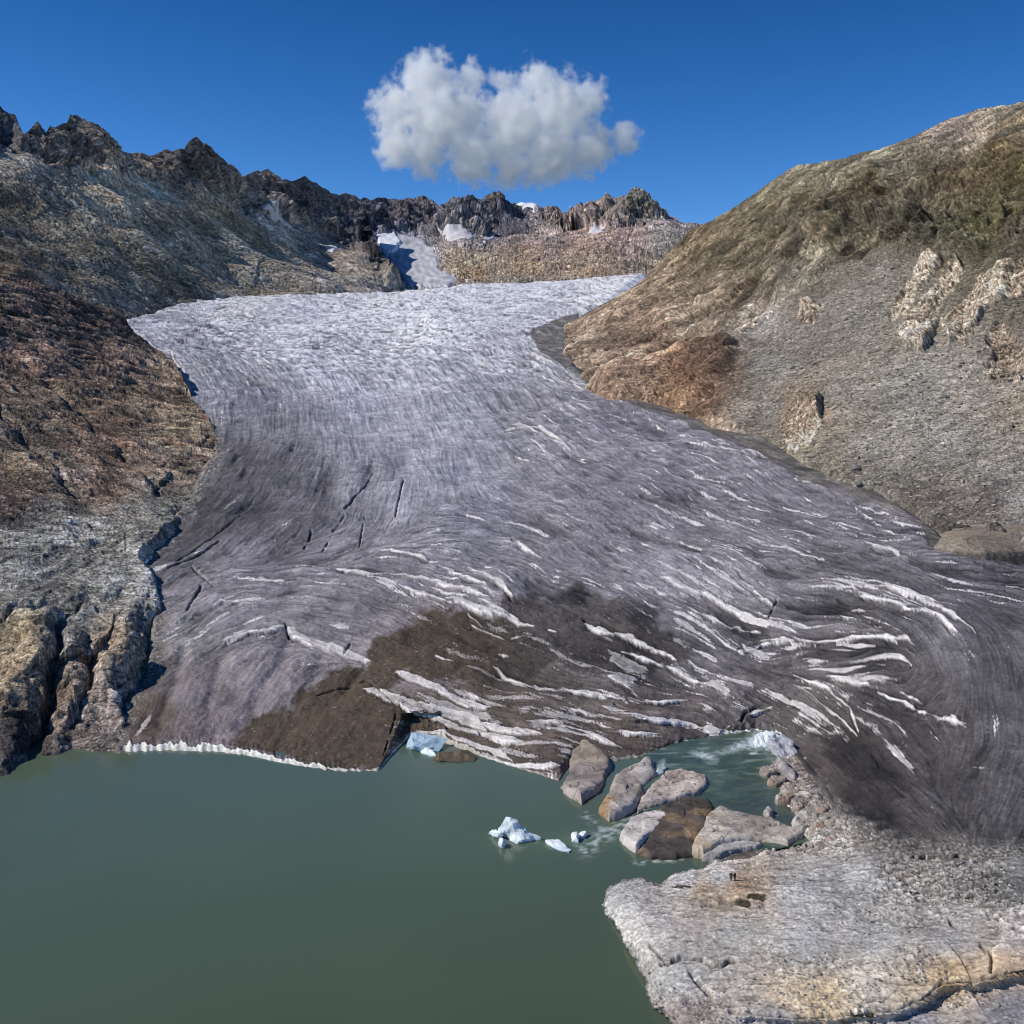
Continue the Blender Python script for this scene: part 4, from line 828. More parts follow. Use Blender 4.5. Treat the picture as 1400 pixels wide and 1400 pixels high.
zi = idw([(850, 1230, 2.2), (900, 1300, 3.2), (1000, 1190, 2.6), (1100, 1200, 3.2), (1200, 1200, 4.6), (1400, 1180, 7), (1100, 1300, 4.6), (1250, 1300, 6), (1400, 1280, 8), (950, 1390, 2.6), (1100, 1390, 3.5), (1250, 1380, 4.2), (1400, 1370, 5.5), (1060, 1060, 1.2), (1090, 1110, 1.8), (1120, 1150, 2.6), (1200, 1130, 4.0), (1300, 1130, 5.5), (1400, 1130, 6.0), (1700, 1300, 14), (1300, 1600, 7), (1100, 1080, 2.5)], PX, PY, 2.6, 30)[..., 0]
z = zi * (1 - np.exp(np.minimum(sd, 0) / 13.0)) - np.clip(sd, 0, 30) * .22
z = np.where(sd > 0, z - .25, z)
# the long ledge that runs across the slab
ledge = [(1000, 1384), (1050, 1388), (1100, 1392), (1180, 1386), (1230, 1380), (1262, 1366), (1290, 1345), (1340, 1340), (1400, 1328), (1700, 1290)]
ly_ = np.interp(PX, [p[0] for p in ledge], [p[1] for p in ledge]) + wob
ly_ = ly_ - wob + 3 * perlin(PX / 40, 0 * PX, 0 * PX) + 1.2 * perlin(PX / 12, 0 * PX, 0 * PX)
z -= 1.5 * sm(-2, 17, PY - ly_) * sm(985, 1030, PX)
crk = np.zeros(PX.shape)
for pts, hw, a in [(ledge[:-1], 3.0, .8), ([(905, 1318), (935, 1308), (960, 1312), (975, 1322), (1005, 1312)], 2.6, .9), ([(945, 1330), (960, 1350), (972, 1362)], 3, .8), ([(988, 1228), (1010, 1232), (1040, 1225), (1046, 1238)], 3.2, .35), ([(1340, 1290), (1353, 1300), (1356, 1330)], 2.0, .8),
                   ([(890, 1295), (915, 1320)], 2, .5), ([(1210, 1185), (1260, 1222), (1330, 1228)], 3, .6), ([(1040, 1240), (1060, 1252)], 1.5, .4), ([(1300, 1262), (1310, 1268)], 2, .5), ([(1000, 1228), (960, 1238)], 1.5, .5), ([(1075, 1155), (1050, 1168)], 2, .4)]:
    d = poly_sd(PX + wob * .7, PY + wob * .7, pts, closed=False)
    crk = np.maximum(crk, a * np.exp(-(d / hw) ** 2))
for cx, cy, rx, ry, an, a in [(920, 1280, 60, 30, 20, 1.0), (1120, 1230, 80, 30, 10, .9), (1000, 1270, 50, 26, 0, .6), (1300, 1280, 90, 26, -8, .8), (880, 1225, 30, 14, 0, .6), (1020, 1215, 24, 8, 10, .9), (1300, 1200, 60, 18, 5, .8)]:
    z += a * blob(PX, PY, cx, cy, rx, ry, an) * (sd < 0)
bl.W = P(PX, PY, Dz(PY, z)); bl.N = normals(bl.W); bl.D = Dz(PY, z); bl.sp = bl.D / FPX * 1.3
W0 = bl.W.copy()
rid = fbm(W0, [9, 4.5, 2.2, 1.1, .6], .85, bl.sp, ridged=True, seed=130)
fc = facets(W0, [7, 3.5, 1.7, .9], .85, bl.sp, seed=43, stretch=(1.6, 1.6, 1))
gravel = fbm(W0, [1.4, .7, .4], .5, bl.sp * .6, seed=134)
bt = band(W0, bl.sp * .7, seed=251, hi=8); bc = band(W0, bl.sp * .8, ridged=True, seed=253, hi=30, stretch=(1.8, .8, 1))
ramp = sm(0, -14, sd)
debris = idw([(1100, 1060, 1), (1130, 1140, .9), (1250, 1200, .9), (1330, 1200, 1), (1400, 1230, .7), (1190, 1170, .4), (1150, 1220, .15), (1000, 1250, .05), (880, 1250, .0), (1200, 1300, .25), (1100, 1300, .3), (1000, 1340, .25), (950, 1380, .4), (1300, 1370, .8), (1250, 1395, .4), (1400, 1390, .4), (1340, 1300, .2), (1280, 1150, .8), (1400, 1180, .8)], PX, PY, 3, 14)[..., 0]
debris = debris * sm(-.1, .45, fbm(W0, [14, 6, 3], .7, None, seed=137) + debris - .35)
bl.W = bl.W + bl.N * ((.14 * rid + .42 * fc) * (.35 + .65 * ramp) * .9 + (bt * .08 + bc * .10) * bl.sp + gravel * (.05 + .35 * debris) - crk * 1.0)[..., None]
cc = [(850, 1230, 158, 155, 150), (900, 1260, 160, 154, 148), (940, 1205, 168, 165, 162), (985, 1200, 166, 162, 158), (990, 1225, 150, 134, 116), (1010, 1212, 140, 118, 96), (960, 1215, 150, 134, 112), (940, 1260, 166, 156, 146), (1000, 1270, 162, 158, 150), (1100, 1220, 160, 158, 154), (1180, 1200, 160, 158, 154), (1100, 1290, 156, 153, 148), (1200, 1280, 158, 155, 150),
      (1300, 1280, 154, 150, 145), (1380, 1280, 158, 150, 142), (930, 1340, 150, 147, 142), (1000, 1370, 150, 142, 132), (1080, 1365, 168, 150, 126), (1120, 1370, 172, 152, 122), (1200, 1350, 164, 154, 140), (1240, 1360, 168, 152, 128), (1300, 1335, 172, 148, 116), (1370, 1320, 172, 150, 124), (1250, 1395, 130, 128, 130), (1380, 1380, 124, 121, 122), (1060, 1395, 134, 130, 128), (940, 1395, 118, 108, 102),
      (1300, 1200, 116, 112, 106), (1250, 1190, 112, 106, 100), (1390, 1210, 112, 110, 107), (1230, 1160, 104, 100, 96), (1320, 1165, 92, 88, 84), (1080, 1090, 142, 132, 122), (1120, 1130, 136, 130, 122), (1150, 1150, 148, 142, 134), (1070, 1050, 130, 120, 112), (1190, 1140, 100, 92, 86), (1180, 1090, 70, 66, 64), (1140, 1060, 74, 68, 66)]
alb = lin(idw(cc, PX, PY, 3.2, 8)) * 1.42
alb *= np.exp(.10 * (rid - rid.mean()) + .5 * gravel * (.35 + debris) + .22 * fc + .05 * RS.normal(size=PX.shape) + .08 * bt + .07 * bc - .30 * sm(1.2, 2.2, -bc) + .10 * fbm(W0, [20, 9, 4], .7, None, seed=140))[..., None]
dirty = sm(.15, .75, fbm(W0, [10, 4, 2, 1], .7, None, seed=141) + .2) * debris
alb = alb * (1 - .5 * dirty[..., None]) + lin((70, 64, 56)) * .5 * dirty[..., None]
moss = np.zeros(PX.shape)
for cx, cy, rx, ry, an in [(1017, 1235, 13, 6, 20), (1035, 1226, 14, 5, -8), (932, 1213, 14, 3, 0), (1180, 1388, 20, 3, 0), (1250, 1225, 16, 3, 5), (1320, 1228, 20, 3, 0)]:
    moss = np.maximum(moss, sm(.25, .6, blob(PX + wob, PY + wob, cx, cy, rx, ry, an)))
alb = alb * (1 - .9 * moss[..., None]) + lin((58, 54, 34)) * .9 * moss[..., None]
alb *= (1 - .72 * np.clip(crk, 0, 1) * sm(-.4, .2, perlin(PX / 8, PY / 6, 0 * PX) + .3))[..., None]
wet = sm(-5, -.5, sd + wob * .3)                    # dark wet line along the water
alb *= (1 - .5 * wet)[..., None]
bl.build('bedrock', M_ROCK_NEAR, alb, keep=(sd < 24))
tag(bpy.data.objects['bedrock'], kind='structure')

# ================================================================== POOL AND STREAM
pool_out = [(868, 1050), (880, 1030), (930, 1010), (1000, 1000), (1060, 985), (1100, 1010), (1100, 1060), (1115, 1110), (1120, 1150), (1050, 1165), (985, 1160), (930, 1130), (880, 1110), (866, 1090)]
xs = np.arange(855, 1135, 1.3); ys = np.arange(985, 1175, 1.0); X, Y = np.meshgrid(xs, ys)
sdp = poly_sd(X, Y, pool_out)
Zp = .7 - 2.0 * sm(-2, 4, sdp)
Wp = P(X, Y, Dz(Y, Zp))
Wp[..., 2] += .07 * perlin(X / 10, Y / 5, 0 * X) + .05 * perlin(X / 4, Y / 2.5, 0 * X)
ca_ = sm(-.3, .5, perlin(X / 40, Y / 12, 0 * X + 4))[..., None]
C = lin((66, 84, 68)) * (1 - ca_) + lin((86, 104, 86)) * ca_
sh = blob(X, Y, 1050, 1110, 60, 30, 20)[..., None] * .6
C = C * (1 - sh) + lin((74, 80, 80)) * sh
fo = np.zeros(X.shape)
for cx, cy, rx, ry, an, a in [(1035, 1012, 16, 10, -30, 1.4), (1012, 1020, 20, 6, -18, .9), (962, 1033, 18, 5, 12, .85), (990, 1028, 24, 4, -10, .5), (1030, 1030, 6, 2, 0, .8), (905, 1045, 5, 8, 20, .6), (880, 1100, 8, 12, 40, .8)]:
    fo = np.maximum(fo, a * blob(X, Y, cx, cy, rx, ry, an))
fo = np.clip(fo * (1 + .8 * perlin(X / 7, Y / 3.5, 0 * X + 1) + .5 * perlin(X / 3, Y / 2, 0 * X + 1)) - .1, 0, 1)
streak = .22 * sm(.1, .6, perlin(X / 26 + Y / 40, Y / 4, 0 * X + 6)) * sm(1090, 1040, Y)
fo = np.maximum(fo, streak)[..., None]
C = C * (1 - fo) + lin((216, 226, 224)) * fo
tag(mesh_from('meltwater_pool', Wp, grid_faces(*X.shape, sdp < 6), M_WATER, C), kind='structure')

# ================================================================== LOOSE ROCKS (each a thing)
def rock(poly, h, base, c, name, label, cat='rock', mat=None, group=None, c2=None, c3=None, edge=6.0, step=.8, rough_=1.0, tilt=(0, 0), jag=1.0, skirt=2.5, seed=0, smooth=True, pits=0.0, keep_to=1.0):
    """solid mound over an outline: upright sides, faceted top, foot below the ground or water"""
    for _ in range(0 if len(poly) > 9 else 1):  # worn corners
        q = []
        for k_ in range(len(poly)):
            a_, b_ = poly[k_], poly[(k_ + 1) % len(poly)]
            q += [(a_[0] * .78 + b_[0] * .22, a_[1] * .78 + b_[1] * .22), (a_[0] * .22 + b_[0] * .78, a_[1] * .22 + b_[1] * .78)]
        poly = q
    xs = [p[0] for p in poly]; ys = [p[1] for p in poly]
    y0, y1 = min(ys), max(ys)
    wp = []
    for px, py in poly:                       # rear points are seen at the height of the top
        zz = base + h * .55 * ((y1 - py) / (y1 - y0 + 1e-6)) ** 1.0
        w = G(px, py, zz); wp.append((w[0], w[1]))
    wx = [p[0] for p in wp]; wy = [p[1] for p in wp]
    D0 = math.hypot(sum(wx) / len(wx), sum(wy) / len(wy))
    st = step * D0 / FPX * 1.15
    m = 1.2 + keep_to
    X, Y = np.meshgrid(np.arange(min(wx) - m, max(wx) + m, st), np.arange(min(wy) - m, max(wy) + m, st * 1.6))
    size = max(max(wx) - min(wx), max(wy) - min(wy))
    W3 = np.stack([X, Y, 0 * X + seed * 5.0], -1)
    jg = jag * (fbm(W3, [size * .3, size * .12, size * .05], .9, None, seed=seed) * size * .035)
    sd = poly_sd(X, Y, wp) + jg
    d = np.maximum(-sd, 0)
    ew = edge * .35 * D0 / FPX
    prof = 1 - np.exp(-d / ew)
    fcv = facets(W3, [size * .35, size * .16, size * .08], .9, None, seed=seed + 3)
    rd = fbm(W3, [size * .2, size * .09, size * .04, size * .02], .8, st, ridged=True, seed=seed)
    cx, cy = sum(wx) / len(wx), sum(wy) / len(wy)
    Z = base + prof * (h * (1 + tilt[0] * (X - cx) / size + tilt[1] * (Y - cy) / size) + rough_ * (fcv * h * .5 + rd * .10 * h) * (.3 + .7 * prof)) - np.where(sd > 0, .4 + np.minimum(sd * 4, skirt), 0)
    V = np.stack([X, Y, Z], -1)
    C = np.zeros(X.shape + (3,)) + lin(c) * 1.18
    n1 = fbm(W3, [size * .5, size * .25, size * .1], .8, None, seed=seed + 50)
    if c2 is not None:
        t = sm(-.05, .35, n1)[..., None]; C = C * (1 - t) + lin(c2) * 1.18 * t
    if c3 is not None:
        t = sm(.15, .4, fbm(W3, [size * .4, size * .15], .8, None, seed=seed + 70))[..., None]; C = C * (1 - t) + lin(c3) * 1.18 * t
    if pits > 0:
        t = sm(.35, .5, perlin(X / .9, Y / .9, 0 * X + seed))[..., None] * pits; C = C * (1 - t) + lin((70, 62, 56)) * t
    vq = np.abs(perlin(X / (size * .16) + 2 * n1, Y / (size * .28), 0 * X + seed)); vein_ = sm(.055, .0, vq) * sm(-.2, .2, perlin(X / (size * .3), Y / (size * .3), 0 * X + seed + 9))
    V[..., 2] -= vein_ * .10 * h
    C *= (1 - .6 * vein_)[..., None]
    C *= np.exp(.22 * rd + .16 * n1 + .30 * fcv + .05 * np.random.RandomState(seed).normal(size=X.shape))[..., None]
    C *= (1 - .4 * sm(base + .35, base - .1, Z))[..., None]
    o = mesh_from(name, V, grid_faces(*X.shape, sd < keep_to), mat or M_ROCK_NEAR, C, smooth=smooth)
    return tag(o, label, cat, group)

rock([(780, 1022), (794, 1004), (815, 1022), (832, 1040), (831, 1060), (818, 1085), (797, 1104), (772, 1092), (765, 1076), (776, 1055), (772, 1030)], 2.0, 0, (172, 160, 152), 'bedrock_knob', 'tall pinkish grey rock knob joined to the ice edge, left of the ochre stained rock', c2=(140, 128, 122), c3=(158, 144, 126), seed=1, edge=9)
rock([(866, 1048), (885, 1034), (895, 1042), (890, 1067), (872, 1097), (855, 1118), (831, 1126), (814, 1110), (828, 1087), (842, 1060)], 2.3, 0, (176, 168, 160), 'rock_outcrop', 'big upright grey rock with an ochre stain, left of the cascade', c2=(152, 142, 132), c3=(156, 128, 96), seed=2, edge=9, tilt=(-.2, 0))
rock([(908, 1054), (930, 1049), (965, 1061), (969, 1076), (958, 1088), (926, 1097), (905, 1103), (880, 1110), (864, 1116), (880, 1090), (896, 1068)], 1.3, .3, (180, 166, 154), 'rock_outcrop', 'pale pinkish pitted rock in the pool, with a round hollow', c2=(160, 150, 142), seed=3, edge=7, pits=.6)
rock([(905, 1104), (940, 1090), (972, 1096), (985, 1115), (965, 1140), (958, 1172), (925, 1176), (890, 1174), (872, 1168), (884, 1145)], 1.3, 0, (92, 84, 76), 'wet_rock_slab', 'dark brown wet rock slope between the two pale slabs', c2=(70, 64, 58), c3=(112, 94, 74), seed=4, edge=10, rough_=.9, tilt=(0, .5))
rock([(864, 1118), (900, 1108), (916, 1114), (911, 1130), (886, 1150), (872, 1169), (858, 1160), (848, 1150), (852, 1132)], 1.6, 0, (184, 176, 168), 'rock_slab', 'smooth light grey slab where the cascade meets the lake', c3=(150, 132, 116), seed=5, edge=5, rough_=.45)
rock([(968, 1112), (985, 1103), (1005, 1108), (1030, 1116), (1060, 1122), (1101, 1146), (1078, 1159), (1040, 1151), (992, 1158), (962, 1174), (944, 1170), (950, 1150)], 1.6, .2, (180, 170, 156), 'rock_outcrop', 'broad tan pointed rock with dark pits below the pool', c2=(160, 146, 124), c3=(150, 140, 132), seed=6, edge=6, rough_=.7, pits=.5)
rock([(952, 1178), (975, 1162), (1010, 1152), (1046, 1153), (1044, 1162), (1004, 1167), (982, 1180)], 1.4, 0, (164, 160, 154), 'rock_slab', 'curved low pale slab under the broad tan rock', seed=7, edge=4, rough_=.4)
rock([(980, 1184), (1000, 1170), (1040, 1163), (1060, 1166), (1040, 1176), (1005, 1182)], 1.0, 0, (106, 98, 90), 'rock_slab', 'thin dark slab between the curved pale slab and the people', seed=8, edge=3, rough_=.5)
rock([(1042, 1112), (1048, 1105), (1057, 1107), (1059, 1119), (1050, 1122)], 1.3, .5, (164, 156, 148), 'boulder', 'single pale boulder standing alone in the pool', cat='boulder', seed=9, edge=4)
rock([(1081, 1122), (1098, 1108), (1118, 1120), (1112, 1132), (1098, 1143), (1084, 1134)], 1.7, .4, (160, 152, 144), 'boulder', 'squarish light boulder at the pool\'s lower right bank', cat='boulder', seed=10, edge=5, rough_=.5)
rock([(1057, 1036), (1066, 1034), (1080, 1050), (1092, 1070), (1084, 1072), (1068, 1060)], 1.8, .8, (146, 140, 136), 'rock_slab', 'long narrow grey slab leaning below the white collapsed ice', seed=11, edge=4, rough_=.4)
chain = [(1050, 1055, 13, 8), (1062, 1068, 15, 8), (1080, 1080, 16, 10), (1072, 1092, 17, 8), (1095, 1095, 14, 9), (1108, 1110, 17, 9), (1092, 1103, 10, 6), (1125, 1108, 13, 8), (1135, 1124, 14, 9), (1120, 1130, 12, 8), (1150, 1135, 15, 8), (1165, 1142, 14, 7), (1180, 1146, 16, 8), (1198, 1148, 13, 7), (1212, 1150, 10, 6), (1142, 1150, 14, 7), (1125, 1158, 14, 8), (1104, 1158, 10, 6), (1170, 1158, 18, 7), (1090, 1165, 12, 5)]
cols = [(150, 138, 126), (140, 130, 118), (158, 146, 132), (148, 126, 110), (132, 124, 116), (152, 148, 138)]
for i, (cx, cy, rx, ry) in enumerate(chain):
    n = 7 + i % 3; rr = np.random.RandomState(40 + i)
    poly = [(cx + rx * math.cos(a) * rr.uniform(.75, 1.1), cy + ry * math.sin(a) * rr.uniform(.75, 1.1)) for a in [2 * math.pi * (k + rr.uniform(-.2, .2)) / n for k in range(n)]]
    rock(poly, rr.uniform(.55, 1.05), 1.0 + .012 * max(0, cx - 1050), cols[i % 6], 'boulder', 'broken angular boulder in the bank of rubble below the dark ice', cat='boulder', group='boulders banked between the pool and the dark ice', c2=cols[(i + 2) % 6], seed=20 + i, edge=3.0, rough_=1.0, skirt=1.5)

# ================================================================== ICE
M_FLOE = ground_mat('clean_floating_ice', .8, .05, .25, .45, .4, .1)
def floe(name, label, pts, mat=M_FLOE, c=(232, 238, 240), seed=0, cat='iceberg', sub=3, group=None, noise=.10, base=0):
    """solid faceted ice: hull of world points, subdivided and roughened"""
    import bmesh
    bm_ = bmesh.new()
    for p in pts:
        w = G(p[0], p[1], base + p[2]); bm_.verts.new((float(w[0]), float(w[1]), base + p[2]))
    c0 = sum((v.co for v in bm_.verts), Vector()) / len(bm_.verts)
    for v in list(bm_.verts):
        if v.co.z < base + .4: q = c0.lerp(v.co, .85); bm_.verts.new((q.x, q.y, base - 1.5))
    r = bmesh.ops.convex_hull(bm_, input=bm_.verts)
    bmesh.ops.delete(bm_, geom=[e for e in r['geom_interior'] if isinstance(e, bmesh.types.BMVert)], context='VERTS')
    bmesh.ops.triangulate(bm_, faces=bm_.faces)
    for k in range(sub):
        bmesh.ops.subdivide_edges(bm_, edges=bm_.edges, cuts=1, use_grid_fill=True)
    V = np.array([v.co[:] for v in bm_.verts]); 
    bm_.normal_update()
    N = np.array([v.normal[:] for v in bm_.verts])
    V = V + N * (fbm(V, [3, 1.4, .6], .8, None, seed=seed) * noise * 6)[:, None] + N * (facet(V, 1.2, seed=seed) * noise * 1.6)[:, None]
    bm_.verts.ensure_lookup_table(); bm_.verts.index_update()
    F = np.array([[v.index for v in f.verts] for f in bm_.faces if len(f.verts) == 3])
    bm_.free()
    C = np.zeros((len(V), 3)) + lin(c)
    C *= (1 + .10 * perlin(V[:, 0] / 1.2, V[:, 1] / 1.2, V[:, 2] / 1.2))[:, None]
    wetl = sm(.5, .0, V[:, 2] - base)[:, None]
    C = C * (1 - .35 * wetl * np.array([1.0, .6, .5]))
    o = mesh_from(name, V, F, mat, C, smooth=False)
    return tag(o, label, cat, group)

floe('iceberg', 'largest white iceberg, a tilted wedge with a pointed top in the lake', [(692, 1117, 4.4), (697, 1119, 4.2), (683, 1131, 2.2), (682, 1138, .2), (706, 1152, .1), (709, 1149, .6), (715, 1151, .2), (739, 1148, .1), (738, 1145, .5), (722, 1134, 1.6), (712, 1128, 2.6), (700, 1138, .1)], seed=1)
bpy.data.objects['iceberg'].name = 'iceberg'
o = floe('ice_shelf', None, [(667, 1139, .1), (668, 1137, .8), (674, 1136, 1.1), (684, 1139, 1.3), (686, 1142, .3), (674, 1142, .1), (672, 1136, .1)], seed=2)
o.parent = bpy.data.objects['iceberg']
for k_ in ('label', 'category', 'group'):
    if k_ in o: del o[k_]
floe('ice_floe', 'small rounded ice lump floating just below the largest iceberg', [(681, 1150, .1), (682, 1147, 1.2), (687, 1147, 1.6), (691, 1149, 1.2), (693, 1153, .1), (688, 1156, .1), (683, 1155, .1), (687, 1153, 1.2)], seed=3, cat='ice floe', noise=.06)
floe('ice_floe', 'flat oblong ice floe to the right of the largest iceberg', [(746, 1152, .1), (747, 1150, .5), (756, 1148, .7), (764, 1149, .7), (772, 1154, .6), (781, 1162, .1), (778, 1164, .3), (768, 1164, .2), (756, 1159, .1)], seed=4, cat='ice floe', noise=.05)
o = floe('ice_floe', 'small forked ice floe nearest the pale outflow', [(781, 1138, .1), (782, 1137, .9), (789, 1136, 1.1), (789, 1147, .7), (782, 1151, .1), (791, 1152, .1), (788, 1144, 1.2)], seed=5, cat='ice floe', noise=.05)
o2 = floe('ice_lobe', None, [(791, 1139, .1), (793, 1137, .8), (801, 1137, .9), (803, 1141, .1), (799, 1145, .1), (790, 1144, .3), (798, 1142, .8)], seed=6, cat='ice floe', noise=.05)
o2.parent = o
for k_ in ('label', 'category', 'group'):
    if k_ in o2: del o2[k_]
M_DICE = ground_mat('dirty_ice', 1.0, .15, .4, .7, .3, .2)
floe('dirty_ice_block', 'dirt covered slab of fallen ice half sunk at the glacier front', [(592, 1036, .1), (600, 1028, 1.3), (632, 1026, 1.5), (640, 1026, 1.2), (655, 1036, .1), (648, 1041, .1), (620, 1042, .1), (600, 1040, .3)], M_DICE, (104, 90, 74), seed=7, cat='ice block', noise=.06)
floe('blue_ice_block', 'pale blue clean ice block wedged into the notch of the glacier front', [(556, 1022, .1), (562, 1002, 2.6), (588, 1004, 2.6), (612, 1010, 1.8), (600, 1028, .1), (575, 1026, .1), (566, 1020, 1.5)], M_FLOE, (176, 200, 212), seed=8, cat='ice block', noise=.07)
floe('ice_fragment', 'little white ice fragment at the foot of the blue ice block', [(568, 1024, .1), (572, 1020, .9), (590, 1026, .9), (598, 1034, .2), (588, 1034, .1), (578, 1030, .1)], M_FLOE, (228, 236, 236), seed=9, cat='ice block', noise=.06)
floe('collapsed_ice', 'white broken ice block where the torrent leaves the glacier', [(1030, 1014, .1), (1036, 1002, 2.6), (1052, 998, 3.4), (1066, 1004, 2.6), (1070, 1016, .5), (1046, 1022, .1), (1032, 1020, .1)], M_FLOE, (226, 232, 232), seed=10, cat='ice block', noise=.12, base=.6)
floe('collapsed_ice', 'hollowed ice boulder with blue shadow, right of the white broken ice', [(1048, 1024, .1), (1052, 1012, 2.4), (1070, 1006, 3.2), (1082, 1014, 2.6), (1090, 1028, .8), (1078, 1036, .1), (1056, 1032, .1)], M_FLOE, (168, 168, 172), seed=11, cat='ice block', noise=.14, base=.8)
floe('ice_fragment', 'small pale ice chunk in the narrow gap above the pitted rock', [(897, 1056, .1), (900, 1048, 1.0), (908, 1044, 1.2), (911, 1050, .5), (904, 1058, .1), (898, 1060, .1)], M_FLOE, (196, 208, 204), seed=12, cat='ice block', noise=.06, base=.6)

# ================================================================== GRAVEL MOUND, SNOW
rock([(1262, 734), (1285, 716), (1330, 701), (1370, 695), (1420, 691), (1500, 700), (1520, 745), (1420, 754), (1350, 757), (1300, 755), (1275, 749)], 6.5, 33.4, (150, 138, 122), 'gravel_mound', 'rounded mound of pale gravel at the edge of the ice', cat='gravel mound', seed=60, edge=70, rough_=.28, step=.9, mat=M_GRAV, c2=(126, 120, 106), skirt=14, jag=.5, keep_to=5.0)
M_SN = M_SNOW
patch(bm, snow_poly, 'snowfield', 'long grey white snow tongue descending left of the brown cliffs', 'snowfield', M_SN, (186, 186, 192), lift=5, jag=3.0, k=.16)
patch(bm, [(516, 326), (538, 322), (548, 332), (542, 345), (530, 350), (518, 340)], 'snow_patch', 'bright white snow bank at the top left of the snow tongue', 'snow patch', M_SN, (236, 238, 244), lift=14)
patch(bm, [(698, 279), (706, 275), (720, 280), (736, 283), (730, 289), (718, 287), (706, 284)], 'snow_patch', 'white snow cap on the skyline of the back ridge', 'snow patch', M_SN, (250, 250, 252), lift=9, jag=.6)
for pl_, lb in [([(602, 314), (618, 312), (645, 322), (655, 330), (640, 336), (618, 334)], 'dirty snow patch under the dark cirque cliffs, right of the snow tongue'),
                ([(655, 334), (672, 322), (678, 316), (672, 330), (662, 338)], 'thin slanting snow strip below the dark cirque'),
                ([(802, 316), (812, 311), (826, 312), (822, 318), (808, 318)], 'snow patch under the right hand peaks'),
                ([(784, 316), (792, 315), (792, 319), (785, 319)], 'tiny snow patch left of the one under the right hand peaks'),
                ([(712, 322), (722, 316), (724, 319), (715, 326)], 'narrow snow streak right of the dark cirque'),
                ([(605, 368), (620, 368), (625, 374), (612, 376)], 'snow remnant at the foot of the brown cliffs, beside the snow tongue'),
                ([(636, 378), (644, 374), (644, 382), (638, 384)], 'smallest snow remnant at the foot of the brown cliffs')]:
    patch(bm, pl_, 'snow_patch', lb, 'snow patch', M_SN, (205, 200, 202), lift=5, jag=2.4)
for pl_, lb in [([(352, 288), (365, 285), (385, 293), (388, 300), (370, 300)], 'pale snow bank below the cliffs of the left ridge'),
                ([(447, 339), (458, 337), (462, 343), (455, 346)], 'small bright snow patch alone on the left mountain')]:
    patch(lm, pl_, 'snow_patch', lb, 'snow patch', M_SN, (205, 200, 198), lift=4, jag=2.2)

# ================================================================== GRAVEL (nobody could count it)
def pebbles(name, pts, sizes, cols_, mat, seed):
    rr = np.random.RandomState(seed)
    t = (1 + 5 ** .5) / 2
    iv = np.array([(-1, t, 0), (1, t, 0), (-1, -t, 0), (1, -t, 0), (0, -1, t), (0, 1, t), (0, -1, -t), (0, 1, -t), (t, 0, -1), (t, 0, 1), (-t, 0, -1), (-t, 0, 1)], float) / 1.9
    fi = np.array([(0, 11, 5), (0, 5, 1), (0, 1, 7), (0, 7, 10), (0, 10, 11), (1, 5, 9), (5, 11, 4), (11, 10, 2), (10, 7, 6), (7, 1, 8), (3, 9, 4), (3, 4, 2), (3, 2, 6), (3, 6, 8), (3, 8, 9), (4, 9, 5), (2, 4, 11), (6, 2, 10), (8, 6, 7), (9, 8, 1)])
    n = len(pts)
    sc = rr.uniform(.6, 1.2, (n, 1, 3)) * np.array([1.15, 1.0, .6]) * sizes[:, None, None]
    V = iv[None] * sc * rr.uniform(.75, 1.2, (n, 12, 1))
    a = rr.uniform(0, 6.28, n); ca, sa = np.cos(a)[:, None], np.sin(a)[:, None]
    V = np.stack([V[..., 0] * ca - V[..., 1] * sa, V[..., 0] * sa + V[..., 1] * ca, V[..., 2]], -1) + pts[:, None]
    F = (fi[None] + 12 * np.arange(n)[:, None, None]).reshape(-1, 3)
    C = np.repeat(cols_[:, None], 12, 1)
    return mesh_from(name, V.reshape(-1, 3), F, mat, C.reshape(-1, 3), smooth=False)

def scatter(layer, n, weight, smin, smax, c0, c1, name, mat, seed, pw=3.0):
    rr = np.random.RandomState(seed)
    w = (weight * layer.D ** 1.2).ravel(); w = w / w.sum()
    idx = rr.choice(w.size, n, p=w)
    pts = layer.W.reshape(-1, 3)[idx]
    sz = smin + (smax - smin) * rr.uniform(0, 1, n) ** pw
    t = rr.uniform(0, 1, (n, 1)); C = (lin(c0) * (1 - t) + lin(c1) * t) * 1.15
    return tag(pebbles(name, pts, sz, C, mat, seed), kind='stuff')
M_PEB = ground_mat('loose_stones', .8, .15, .4, .9, .15, .1)
scatter(bl, 9000, debris * (bl.PY < 1430) * (bl.PX < 1430) * (sd < -6) + .0, .05, .34, (92, 88, 82), (186, 180, 170), 'gravel', M_PEB, 1)
o = scatter(rm, 7000, np.clip(scree_keep - slabs_keep, 0, 1) * (PYr > 360) * (PXr < 1430) * rm_in, .2, 1.5, (110, 102, 88), (176, 168, 150), 'scree', M_PEB, 2, 4.0)
scatter(gl, 3500, brown_keep ** 2 * 1.0, .06, .34, (80, 70, 60), (170, 164, 156), 'glacier_debris', M_PEB, 3, 4.0)

